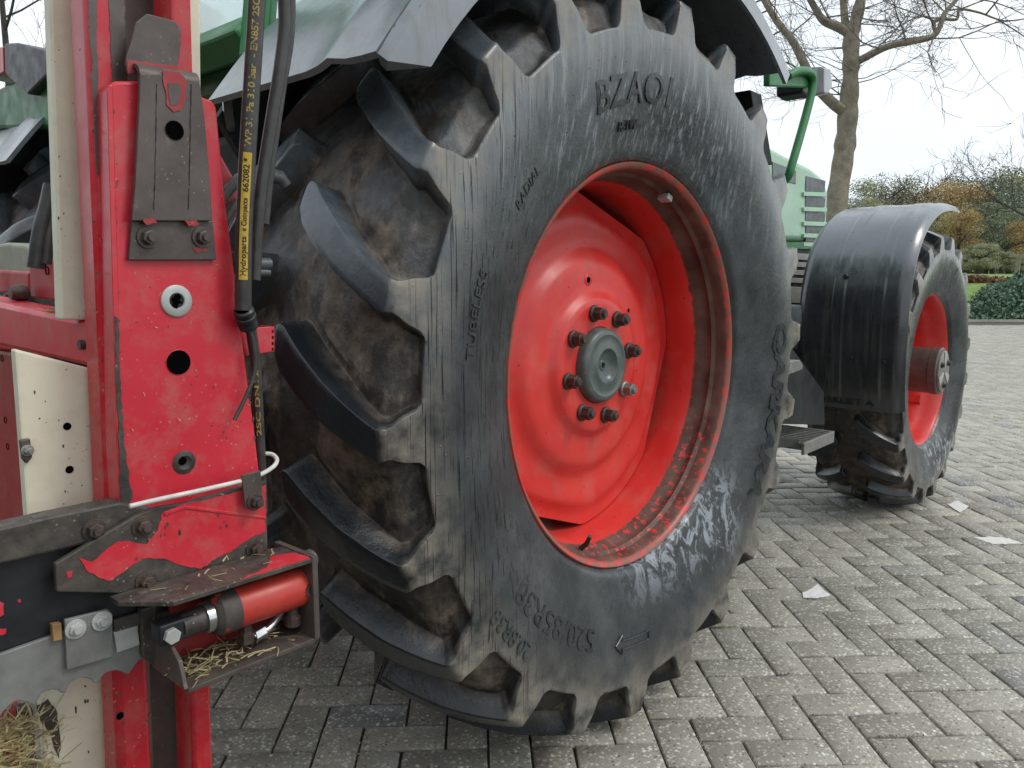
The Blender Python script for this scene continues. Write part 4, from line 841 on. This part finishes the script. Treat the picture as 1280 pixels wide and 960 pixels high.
q = bp(304, 386, 'Y', YH); q2 = bp(312, 411, 'Y', -.16); dd = (q2-q).normalized()
m = MB(); m.lathe([(.010, 0), (.0125, .002), (.0125, .006), (.0112, .007), (.0112, .010), (.0128, .011), (.0128, .015), (.0112, .016), (.0112, .020), (.012, .022), (.012, .028), (0, .028)], q, dd, 24); m.done('hose_ferrule', M['black'], h1, smooth=True, ang=30)
lp = smooth_path([bp(313, 408, 'Y', -.145), bp(319, 450, 'Y', -.142), bp(322, 500, 'Y', -.140), bp(325, 560, 'Y', -.138), bp(328, 640, 'Y', -.136)], 8)
m = MB(); m.tube(lp, .0068, 14); h4 = m.done('hydraulic_hose', M['hose'], cut, smooth=True)
hpath_keep, arcl_keep, HR_keep = hpath, arcl, HR
hpath, HR = lp, .0068; arcl = [0]
for i in range(len(hpath)-1): arcl.append(arcl[-1]+(hpath[i+1]-hpath[i]).length)
hose_text('2SC DN12', 545, 462, 'gold', .0004, h4, .0055)
m = MB(); m.tube(smooth_path([bp(305, 406, 'Y', -.166), bp(313, 416, 'Y', -.168), bp(318, 440, 'Y', -.168), bp(318, 466, 'Y', -.168), bp(309, 492, 'Y', -.168), bp(293, 525, 'Y', -.168)], 8), .0028, 8); m.done('cable_tail', M['hose'], cut, smooth=True)
m = MB(); m.tube(smooth_path([bp(x, y, 'Y', -.15) for x, y in ((352, -60), (355, 0), (355, 40), (349, 90), (341, 140), (333, 190), (325, 245), (320, 310), (318, 350))], 8), .0078, 16); m.done('hydraulic_hose', M['hose'], cut, smooth=True)
m = MB(); m.tube(smooth_path([bp(x, y, 'Y', -.12) for x, y in ((361, -60), (363, 0), (361, 50), (353, 100), (344, 160), (336, 220), (330, 280))], 8), .0068, 16); m.done('hydraulic_hose', M['hose'], cut, smooth=True)
for pth, yy, r_ in (([(66, 232), (60, 260), (52, 290), (45, 335)], .05, .011), ([(74, 250), (68, 275), (62, 300), (58, 330)], .04, .006), ([(250, 285), (272, 255), (290, 232), (305, 220)], -.05, .008), ([(250, 330), (275, 285), (292, 258), (310, 250)], -.04, .007)):
    m = MB(); m.tube(smooth_path([bp(x, y, 'Y', yy) for x, y in pth], 8), r_, 14); m.done('hydraulic_hose', M['hose'], cut, smooth=True)
slab('link_arm', [(262, 170), (275, 190), (300, 235), (305, 262), (290, 275), (262, 260)], 'Y', -.03, .03, M['brick_red'], cut, bevel=.004)
for pp_, r_ in (([(320, 330), (337, 330)], .010), ([(318, 340), (336, 341)], .007), ([(322, 215), (350, 222), (356, 232)], .012)):
    m = MB(); m.tube([bp(x, y, 'Y', .1) for x, y in pp_], r_, 10); m.done('coupling', M['gunmetal'], tractor, smooth=True)
# rear of the tractor seen past the mast: tank, lamp box on the far mudguard
m = MB(); m.prism([bp(-30, 312, 'X', -1.0), bp(5, 303, 'X', -1.0), bp(30, 305, 'X', -1.0), bp(42, 315, 'X', -1.0), bp(42, 345, 'X', -1.0), bp(-30, 345, 'X', -1.0)], (.12, 0, 0)); m.done('washer_tank', M['cloth'], tractor, bevel=.01, seg=3)
XL = -.78; m = MB(); m.prism([bp(5, 54, 'X', XL), bp(20, 53, 'X', XL), bp(60, 64, 'X', XL), bp(62, 90, 'X', XL), bp(34, 118, 'X', XL), bp(6, 92, 'X', XL)], (.12, 0, 0)); lb = m.done('tail_lamp_box', M['black'], tractor, bevel=.006)
m = MB(); m.prism([bp(-12, 60, 'X', XL), bp(4, 58, 'X', XL), bp(5, 90, 'X', XL), bp(-12, 100, 'X', XL)], (.1, 0, 0)); m.done('red_lens', M['orange_lens'], lb, bevel=.004)
m = MB(); m.prism([bp(-40, 128, 'X', XL+.03), bp(20, 100, 'X', XL+.03), bp(60, 88, 'X', XL+.03), bp(90, 95, 'X', XL+.03), bp(90, 160, 'X', XL+.03), bp(-40, 160, 'X', XL+.03)], (.05, 0, 0)); m.done('fender_bracket', M['green'], tractor, bevel=.01)
# ------------------------------------------------------------------ straw
def straws(regions, name, label, parent=None):
    b = MB()
    for f, n, up in regions:
        for i in range(n):
            p = f(); L_ = random.uniform(.006, .032); a_ = random.uniform(0, 2*PI); dv_ = Vector((math.cos(a_), math.sin(a_), random.uniform(-.1, up))).normalized()*L_
            c_ = Vector((random.gauss(0, 1), random.gauss(0, 1), random.random()))*L_*.08; p = p+Vector((0, 0, random.uniform(.001, .008)))
            wv_ = dv_.cross(Vector((random.gauss(0, 1), random.gauss(0, 1), random.gauss(0, 1)))).normalized()*random.uniform(.0004, .0013); q0, q1, q2 = p, p+dv_*.55+c_, p+dv_; vs_ = [b.b.verts.new(x_) for x_ in (q0-wv_, q0+wv_, q1+wv_, q1-wv_, q2+wv_*.6, q2-wv_*.6)]; b.b.faces.new((vs_[0], vs_[1], vs_[2], vs_[3])); b.b.faces.new((vs_[3], vs_[2], vs_[4], vs_[5]))
    o = b.done(name, M['straw'], parent); stuff(o)
    if label: o['label'] = label; o['category'] = 'straw'
    return o
def onfloor(): u_ = random.random()**1.5; return Vector((xl+.01+(xr-xl-.03)*u_, random.uniform(YF+.006, -.175), zb))
zbm = bp(80, 388, 'X', XB).z
def onbeam(): px_ = random.uniform(50, 108); q_ = bp(px_, 366+(px_+60)*.222, 'X', XB-.006); return q_+Vector((random.uniform(.002, .04), 0, 0))
def ontop(): return Vector((random.uniform(xt, xr-.02), random.uniform(YF+.01, -.185), zt+.006))
def low(): q_ = bp(random.uniform(-10, 44), random.uniform(905, 975), 'Y', -.12); return q_
def low2(): q_ = bp(random.uniform(44, 78), random.uniform(900, 975), 'Y', -.08); return q_
straws([(onfloor, 150, .4), (onbeam, 130, .3), (ontop, 16, .15), (low, 300, .8), (low2, 60, .8)], 'straw_litter', 'loose yellow straw lying in the cylinder housing and on the beam of the red cutter')
m = MB(); m.prism([bp(-30, 905, 'Y', -.09), bp(30, 915, 'Y', -.09), bp(60, 985, 'Y', -.09), bp(-30, 990, 'Y', -.09)], (0, .02, 0)); m.done('straw_bed', M['straw'], cut, bevel=.005)
# ------------------------------------------------------------------ yard, lawn, hedges, wood
def ground_patch(name, pts, mat, z):
    b = MB(); vs = [b.b.verts.new((p.x, p.y, z)) for p in pts]; b.b.faces.new(vs); return b
def sheet(name, rows, mat):                  # rows: lists of points
    b = MB(); vv = [[b.b.verts.new(p) for p in r] for r in rows]
    for i in range(len(vv)-1):
        for j in range(len(vv[0])-1): b.b.faces.new((vv[i][j], vv[i][j+1], vv[i+1][j+1], vv[i+1][j]))
    return struct(b.done(name, mat, None, smooth=True))
def hd(px, dep, z): p = hp(px, dep); return Vector((p.x, p.y, z))
pxs = [-2600, -1400, -700, -200, 200, 600, 900, 1100, 1300, 1600, 2200, 3200]
sheet('lawn', [[hd(px, d, z) for px in pxs] for d, z in ((19.6, -.012), (20.5, .12), (24, .9), (30, 1.18), (60, 1.3), (260, 1.6))], M['grass'])
# kerb stone
b = MB(); b.prism([hd(1150, 19.35, .0), hd(1500, 19.35, 0), hd(1500, 19.5, 0), hd(1150, 19.5, 0)], (0, 0, .06)); struct(b.done('kerb', M['brick_far']))
def leaves(name, f, n, size, mat, parent=None, flat=.0):
    P_ = np.array([f() for _ in range(n)]); d = rng.normal(size=(n, 3)); d /= np.linalg.norm(d, axis=1, keepdims=True)
    e = rng.normal(size=(n, 3)); e -= (e*d).sum(1, keepdims=True)*d; e /= np.linalg.norm(e, axis=1, keepdims=True); s_ = size*rng.uniform(.5, 1.3, (n, 1))
    V = np.stack([P_-d*s_, P_+e*s_*.6, P_+d*s_, P_-e*s_*.6], 1).reshape(-1, 3); F = np.arange(4*n).reshape(n, 4); me = mesh_np(name, V, F)
    attr(me, 'tone', np.repeat(rng.random(n)**1.3, 4)); return link(name, me, M[mat], parent)
def ivyp():
    while True:
        px = random.uniform(1202, 1420); d = random.uniform(19.7, 23.5); t_ = (d-19.7)/3.8; z = (.55+.62*min(1, max(0, (px-1208)/60)))*(1-math.exp(-3.2*t_))+random.gauss(0, .05)
        z += .07*math.sin(px*.05)+.06*math.sin(px*.11+d); p = hp(px, d); return (p.x, p.y, max(.02, z*random.uniform(.92, 1)))
o = leaves('ivy_bank', ivyp, 16000, .06, 'ivy'); tag(o, 'dense bank of green ivy beside the paving at the right edge', 'ivy'); stuff(o)
def beech():
    px = random.uniform(1120, 1262); d = random.uniform(24.2, 25.2); p = hp(px, d); return (p.x, p.y, random.uniform(.4, 1.14)-max(0, (px-1225)/40)*random.random()*.3)
o = leaves('beech_hedge', beech, 9000, .06, 'leaf_brown'); tag(o, 'low clipped hedge of brown beech leaves behind the ivy', 'hedge')
b = MB()
for px in (1271, 1296):
    p = hp(px, 33); b.box((p.x-.08, p.y-.08, 1.1), (p.x+.08, p.y+.08, 1.95))
p = hp(1262, 33); q = hp(1310, 33); b.prism([p+Vector((0, 0, 1.9)), q+Vector((0, 0, 1.9)), q+Vector((.1, .1, 1.9)), p+Vector((.1, .1, 1.9))], (0, 0, .12)); o = b.done('wooden_rail', M['bark'], None, bevel=.01); tag(o, 'low wooden post and rail on the lawn at the right edge', 'fence')
# twig-bearing trees
def grow(b, p, d, L_, r, depth, n=5, curl=.25, up=.12, sides=5, stop=.004):
    pts = [p]; rs = [r]; k = 4
    for i in range(k):
        d = (d+Vector((random.gauss(0, curl), random.gauss(0, curl), random.gauss(0, curl)+up))*.5).normalized(); p = p+d*L_/k; pts.append(p); rs.append(r*(1-.55*(i+1)/k))
        if depth > 0 and i > 0:
            for _ in range(n if i == k-1 else max(1, n-2)):
                a_ = Vector((random.gauss(0, 1), random.gauss(0, 1), random.gauss(0, 1))); a_ = (d*1.1+a_.normalized()*.9).normalized(); grow(b, p, a_, L_*random.uniform(.45, .72), max(stop, rs[-1]*.62), depth-1, max(2, n-1), curl*1.1, up, max(3, sides-1), stop)
    b.tube(pts, rs, sides, cap=False)
# the big bare tree behind the front wheel
T0 = 12.0; bt = thing('bare_tree', 'tall bare tree with a crooked pale trunk behind the tractor bonnet', 'tree', tuple(hp(1036, T0)))
b = MB(); trunk = [(1036, 440, .26), (1038, 350, .21), (1042, 290, .175), (1046, 250, .165), (1053, 205, .15), (1057, 175, .155), (1060, 140, .145), (1063, 100, .12), (1064, 70, .12), (1064, 45, .115), (1070, 25, .09), (1078, -10, .075), (1086, -60, .06)]
tp = smooth_path([wd(x, y, T0) for x, y, r in trunk], 4); trr = list(np.interp(np.linspace(0, 1, len(tp)), np.linspace(0, 1, len(trunk)), [r for _, _, r in trunk]))
trr = [r*(1+.06*math.sin(i*1.7)+random.gauss(0, .03)) for i, r in enumerate(trr)]; b.tube(tp, trr, 14, cap=False); tp_ = wd(1066, 181, T0); b.tube([wd(1060, 181, T0), tp_, wd(1070, 180, T0)], [.07, .05, .015], 6); b.done('trunk', M['bark'], bt, smooth=True)
limbs = [[(1056, 140, .085), (1040, 128, .08), (1018, 105, .07), (1003, 75, .06), (990, 50, .055), (975, 32, .05), (958, 5, .045), (945, -20, .04)],
         [(1063, 42, .075), (1048, 34, .07), (1030, 26, .06), (1020, 12, .05), (1008, -10, .045)], [(1060, 45, .07), (1056, 25, .06), (1054, 0, .055), (1050, -30, .05)],
         [(1070, 78, .06), (1085, 70, .055), (1110, 58, .05), (1140, 52, .045), (1165, 46, .042), (1175, 33, .038), (1180, 18, .034), (1195, 0, .03), (1205, -15, .025)],
         [(1170, 42, .03), (1167, 28, .028), (1178, 24, .024), (1196, 24, .022), (1200, 12, .02), (1225, 16, .016), (1255, 26, .012), (1290, 22, .008)]]
bl = MB(); tw = MB()
for k, lb_ in enumerate(limbs):
    off = (k % 3-1)*.5; pp = smooth_path([wd(x, y, T0+off*min(1, i/3)) for i, (x, y, r) in enumerate(lb_)], 4); rr_ = list(np.interp(np.linspace(0, 1, len(pp)), np.linspace(0, 1, len(lb_)), [r for _, _, r in lb_])); bl.tube(pp, rr_, 9, cap=False)
    for i in range(3, len(pp), 2):
        if projz(pp[i])[1] < 125 and random.random() < .6:
            d_ = Vector((random.gauss(0, 1), random.gauss(0, 1), random.gauss(.2, .8))).normalized(); grow(tw, pp[i], d_, random.uniform(.7, 1.25), .014, 2, 4, .3, .08, 4, .0038)
bl.done('limbs', M['bark'], bt, smooth=True)
for x, y in ((1068, 120), (1066, 105), (1050, 118), (1066, 90), (1070, 60), (1075, 30), (1058, 60), (1085, 0), (1040, 100)):
    for _ in range(2): grow(tw, wd(x, y, T0), (RT*random.choice([-1, 1])*.8+FW*random.gauss(0, .5)+Vector((0, 0, random.uniform(-.1, .5)))).normalized(), random.uniform(.7, 1.1), .010, 2, 3, .3, .05, 4, .0036)
tw.done('twigs', M['twig'], bt)
# bare branches at the right edge and at the top left
def bare_tree(px, dep, h_, label, lean=0, seed=1, spread=1.2):
    random.seed(seed); loc = hp(px, dep); t_ = thing('bare_tree', label, 'tree', tuple(loc)); b = MB(); top_ = loc+Vector((lean, 0, h_)); b.tube(smooth_path([loc, loc+Vector((lean*.3, .1, h_*.35)), loc+Vector((lean*.7, -.1, h_*.7)), top_], 4), list(np.linspace(.16, .05, 13)), 8, cap=False); b.done('trunk', M['bark_dark'], t_, smooth=True)
    b = MB()
    for i in range(13): a_ = random.uniform(0, 2*PI); grow(b, loc.lerp(top_, random.uniform(.35, 1)), Vector((math.cos(a_), math.sin(a_), .55)).normalized(), spread*random.uniform(.7, 1.3), .04, 3, 4, .28, .1, 4, .006)
    b.done('twigs', M['bark_dark'], t_)
bare_tree(1302, 20, 5.0, 'slender bare tree reaching in from the right edge above the ivy', 0, 5, 2.0)
bare_tree(30, 22, 9.5, 'bare tree seen through the gap above the far mudguard at top left', 0, 9, 2.6)
# the wood beyond the lawn
def tree_proto(kind, mat, h_, seed):
    random.seed(seed); np.random.seed(seed); tb = MB(); tb.tube(smooth_path([Vector((0, 0, 0)), Vector((.15, .1, h_*.3)), Vector((-.1, .1, h_*.6)), Vector((.1, 0, h_*.9))], 3), list(np.linspace(.28, .06, 10)), 7, cap=False)
    if kind == 'bare':
        for i in range(16): a_ = random.uniform(0, 2*PI); grow(tb, Vector((0, 0, h_*random.uniform(.3, .85))), Vector((math.cos(a_), math.sin(a_), .8)).normalized(), h_*.24, .09, 2, 3, .25, .15, 4, .016)
        cl_ = [(random.gauss(0, h_*.17), random.gauss(0, h_*.17), h_*random.uniform(.45, .95), h_*.10) for _ in range(10)]; n = 900
    else:
        for i in range(9): a_ = random.uniform(0, 2*PI); grow(tb, Vector((0, 0, h_*random.uniform(.25, .8))), Vector((math.cos(a_), math.sin(a_), .5)).normalized(), h_*.25, .09, 1, 3, .2, .1, 4, .02)
        cl_ = [(random.gauss(0, h_*.16), random.gauss(0, h_*.16), h_*random.uniform(.22, .98), h_*random.uniform(.07, .13)) for _ in range(34)]; n = 15000
    def f():
        c_ = random.choice(cl_); s_ = c_[3]; v = Vector((random.gauss(0, 1), random.gauss(0, 1), random.gauss(0, 1))).normalized()*s_*1.5*random.random()**.4; return (c_[0]+v.x, c_[1]+v.y, max(.6, c_[2]+v.z*.75))
    return tb, f, n
protos = {}
for kind, mat, h_, seed in (('pine', 'leaf_green', 9.5, 11), ('olive', 'leaf_olive', 9, 12), ('orange', 'leaf_orange', 8.5, 13), ('bare', 'leaf_brown', 10.5, 14), ('bush', 'leaf_olive', 4, 15)):
    tb, f, n = tree_proto(kind, mat, h_, seed); t_ = None; me_t = bpy.data.meshes.new('trunk'); bmesh.ops.recalc_face_normals(tb.b, faces=tb.b.faces); tb.b.to_mesh(me_t); tb.b.free(); me_t.materials.append(M['bark_dark'])
    tmp = leaves('crown', f, n, .085 if kind != 'bush' else .07, mat); me_c = tmp.data; bpy.data.objects.remove(tmp); protos[kind] = (me_t, me_c)
random.seed(33)
names = {'pine': 'dark green bushy tree', 'olive': 'olive green thinning tree', 'orange': 'golden orange autumn tree', 'bare': 'bare grey tree', 'bush': 'low green bush'}
wood = [(1062, 47, 'pine', .8), (1082, 55, 'olive', .85), (1100, 62, 'bare', .95), (1118, 50, 'pine', .72), (1136, 58, 'olive', .95), (1152, 66, 'bare', 1.0), (1166, 47, 'olive', .82), (1182, 60, 'orange', 1.05), (1196, 45, 'orange', .78), (1212, 56, 'olive', .95), (1226, 64, 'pine', 1.05), (1240, 46, 'pine', .78), (1252, 58, 'bare', 1.0), (1262, 48, 'olive', .85), (1278, 44, 'orange', .72), (1292, 54, 'pine', 1.05), (1312, 47, 'olive', 1.0), (1340, 60, 'orange', 1.0), (1222, 40, 'bush', .75), (1232, 43, 'bush', .85), (1258, 42, 'bush', .6), (1204, 42, 'bush', .6), (1186, 44, 'bush', .7), (1275, 41, 'bush', .55), (1175, 70, 'pine', 1.1), (1110, 72, 'olive', 1.1), (1205, 72, 'pine', 1.1), (1265, 74, 'olive', 1.2), (1140, 76, 'pine', 1.1), (1080, 78, 'pine', 1.1)]
place = ['behind the bonnet tree', 'left of the mudguard top', 'above the front mudguard', 'over the tip of the mudguard', 'above the lawn strip', 'over the ivy bank', 'at the right edge']
bushlab = ['low bush under the orange tree, left of the post', 'pale rounded bush in the middle of the lawn strip', 'small bush just left of the wooden post', 'low bush behind the front tyre top', 'leftmost low bush, half hidden by the front mudguard', 'low bush behind the wooden rail']
for px, dep, kind, s_ in wood:
    loc = hp(px, dep, 1.2); k = min(6, max(0, int((px-1050)/37))); hgt = 'near' if dep < 50 else ('far' if dep > 68 else 'mid distance')
    lab = ('%s %s, %s' if kind != 'bush' else '%s %s, %s at the wood edge') % (names[kind], place[k], hgt) if kind != 'bush' else bushlab.pop(0)
    r_ = thing('woodland_tree' if kind != 'bush' else 'woodland_bush', lab, 'tree' if kind != 'bush' else 'bush', tuple(loc), 'trees of the wood beyond the lawn' if kind != 'bush' else 'bushes at the wood edge')
    r_.rotation_euler = (0, 0, random.uniform(0, 6)); s_ *= random.uniform(.54, .74)*dep/50; r_.scale = (s_*random.uniform(.9, 1.15), s_*random.uniform(.9, 1.15), s_*.83)
    for nm, me in zip(('trunk', 'crown'), protos[kind]): o = bpy.data.objects.new(nm, me); COL.objects.link(o); o.parent = r_
FW_ = []
for k in range(46):
    px = random.uniform(1030, 1440); d = random.uniform(74, 92); h_ = random.uniform(4.2, 7.4); p = hp(px, d)
    for _ in range(7): FW_.append((p.x+random.gauss(0, 1.2), p.y+random.gauss(0, 1.2), 1.2+h_*random.uniform(.25, .92), random.uniform(.6, 1.1)))
    FW_.append((p.x, p.y, 2.0, 1.2))
def farwood():
    if random.random() < .25: p = hp(random.uniform(1030, 1440), random.uniform(70, 80)); return (p.x, p.y, 1.2+abs(random.gauss(0, .9)))
    c_ = random.choice(FW_); v = Vector((random.gauss(0, 1), random.gauss(0, 1), random.gauss(0, 1))).normalized()*c_[3]*random.random()**.4; return (c_[0]+v.x*1.4, c_[1]+v.y*1.4, max(1.2, c_[2]+v.z))
o = leaves('far_wood', farwood, 34000, .17, 'leaf_olive'); tag(o, 'far dark undergrowth filling the wood between the trunks', 'wood'); stuff(o)
# pale lime marks on the paving
for i, (pts, sd_) in enumerate((([(1003, 741), (1016, 735), (1022, 730), (1038, 745), (1020, 748), (1004, 747)], 1), ([(1184, 630), (1198, 626), (1211, 633), (1200, 641)], 2), ([(1216, 672), (1240, 671), (1262, 673), (1280, 680), (1240, 680)], 3))):
    b = MB(); b.prism([bp(x, y, 'Z', .0022) for x, y in jag(pts, .7, 4, seed=sd_)], (0, 0, .0012)); b.done('lime_mark', M['lime'], pave)

# unseen dark block, added behind the camera for wet rubber and paint to mirror
b = MB(); b.box((-10.5, -11, 0), (-10, 15, 4.2)); b.prism([(-10, -11.4, 4.2), (-10, 15.4, 4.2), (-13.5, 15.4, 6.6), (-13.5, -11.4, 6.6)], (0, 0, .12)); struct(b.done('dark_reflection_block', M['bark_dark']))

# unseen rest of the cutter; its sheet is added to shade the tread
m = MB(); m.box((-1.27, .56, .12), (-1.25, 2.2, 1.08)); m.done('shade_sheet', M['brick_red'], cut, bevel=.004)
m = MB(); m.box((-1.30, .5, 1.02), (-1.22, 2.25, 1.10)); m.done('cross_beam', M['red_tube'], cut, bevel=.006)
m = MB(); m.box((-1.32, 2.1, 0.02), (-1.2, 2.2, 2.4)); m.done('mast_rail', M['red_tube'], cut, bevel=.008)
# chips along edges, bare steel showing
def chips(path, n, size, v, mat, parent, seed, spread=2.0):
    r = random.Random(seed)
    for i in range(n):
        k = r.randrange(len(path)-1); t_ = r.random(); x = path[k][0]+(path[k+1][0]-path[k][0])*t_+r.gauss(0, spread); y = path[k][1]+(path[k+1][1]-path[k][1])*t_+r.gauss(0, spread)
        w_ = size*r.uniform(.25, 1); h_ = w_*r.uniform(.8, 2.6); p_ = [(x+w_*math.cos(a)*r.uniform(.6, 1.1), y+h_*math.sin(a)*r.uniform(.6, 1.1)) for a in [j*PI/4 for j in range(8)]]
        slab('paint_chip', p_, 'Y', v, .0004, M[mat], parent, bevel=0)
chips([(284, 250), (296, 349), (308, 467), (317, 530), (324, 590)], 18, 1.6, YP-.0004, 'brown', cut, 1, .6)
chips([(143, 120), (147, 330), (152, 560)], 22, 1.6, YP-.0004, 'brown', cut, 2, .8)
chips([(170, 370), (290, 400), (180, 480), (300, 520), (200, 600)], 16, 1.2, YP-.0004, 'grime', cut, 3, 14)
chips([(112, 20), (130, 500)], 16, 1.7, -.1254, 'brown', cut, 4, 4)
chips([(134, 850), (186, 850), (188, 950)], 14, 1.5, -.1254, 'brown', cut, 5, 3)
chips([(150, 860), (160, 950)], 5, 2.0, -.1254, 'brown', cut, 6, 9)
chips([(60, 470), (90, 640)], 14, 1.6, -.0704, 'brown', cut, 7, 16)
chips([(100, 860), (120, 950)], 10, 1.8, -.0704, 'brown', cut, 8, 12)
chips([(65, 20), (80, 300)], 12, 1.3, -.0554, 'brown', cut, 9, 6)
chips([(150, 690), (250, 660), (320, 660)], 12, 2.0, YP-.0254, 'grime', gus, 10, 12)
def onplate(): return bp(random.uniform(150, 320), random.uniform(330, 630), 'Y', YP-.0012)
def onrail(): return bp(random.uniform(115, 150), random.uniform(0, 620), 'Y', -.1268)
def onrail2(): return bp(random.uniform(135, 185), random.uniform(850, 955), 'Y', -.1268)
b = MB()
for f_, n_ in ((onplate, 46), (onrail, 22), (onrail2, 14)):
    for _ in range(n_):
        p = f_(); a_ = random.uniform(0, PI); d_ = Vector((math.cos(a_), 0, math.sin(a_)))*random.uniform(.001, .005); w_ = d_.cross(Vector((0, 1, 0))).normalized()*random.uniform(.0002, .0005)
        vs_ = [b.b.verts.new(q_) for q_ in (p-w_, p+d_-w_, p+d_+w_, p+w_)]; b.b.faces.new(vs_)
stuff(b.done('chaff', M['straw'], cut))

# moss and fine weeds in the joints
def mossp():
    while True:
        c = cands[random.randrange(min(900, len(cands)))]
        if not c[3]: continue
        e_ = U if c[2] else Vv; l_ = Vv if c[2] else U
        k = MOSS[random.randrange(len(MOSS))]; p = k[0]+k[1]*random.gauss(0, .035)+k[2]*random.gauss(0, .002); return (p.x, p.y, random.uniform(-.008, .004))
MOSS = []
for c in [cands[random.randrange(40, 1500)] for _ in range(150)]:
    l_, e_ = (Vv, U) if c[2] else (U, Vv); MOSS.append((c[1]+e_*.0525, l_, e_))
o = leaves('joint_moss', mossp, 5200, .0035, 'leaf_olive', pave); stuff(o)
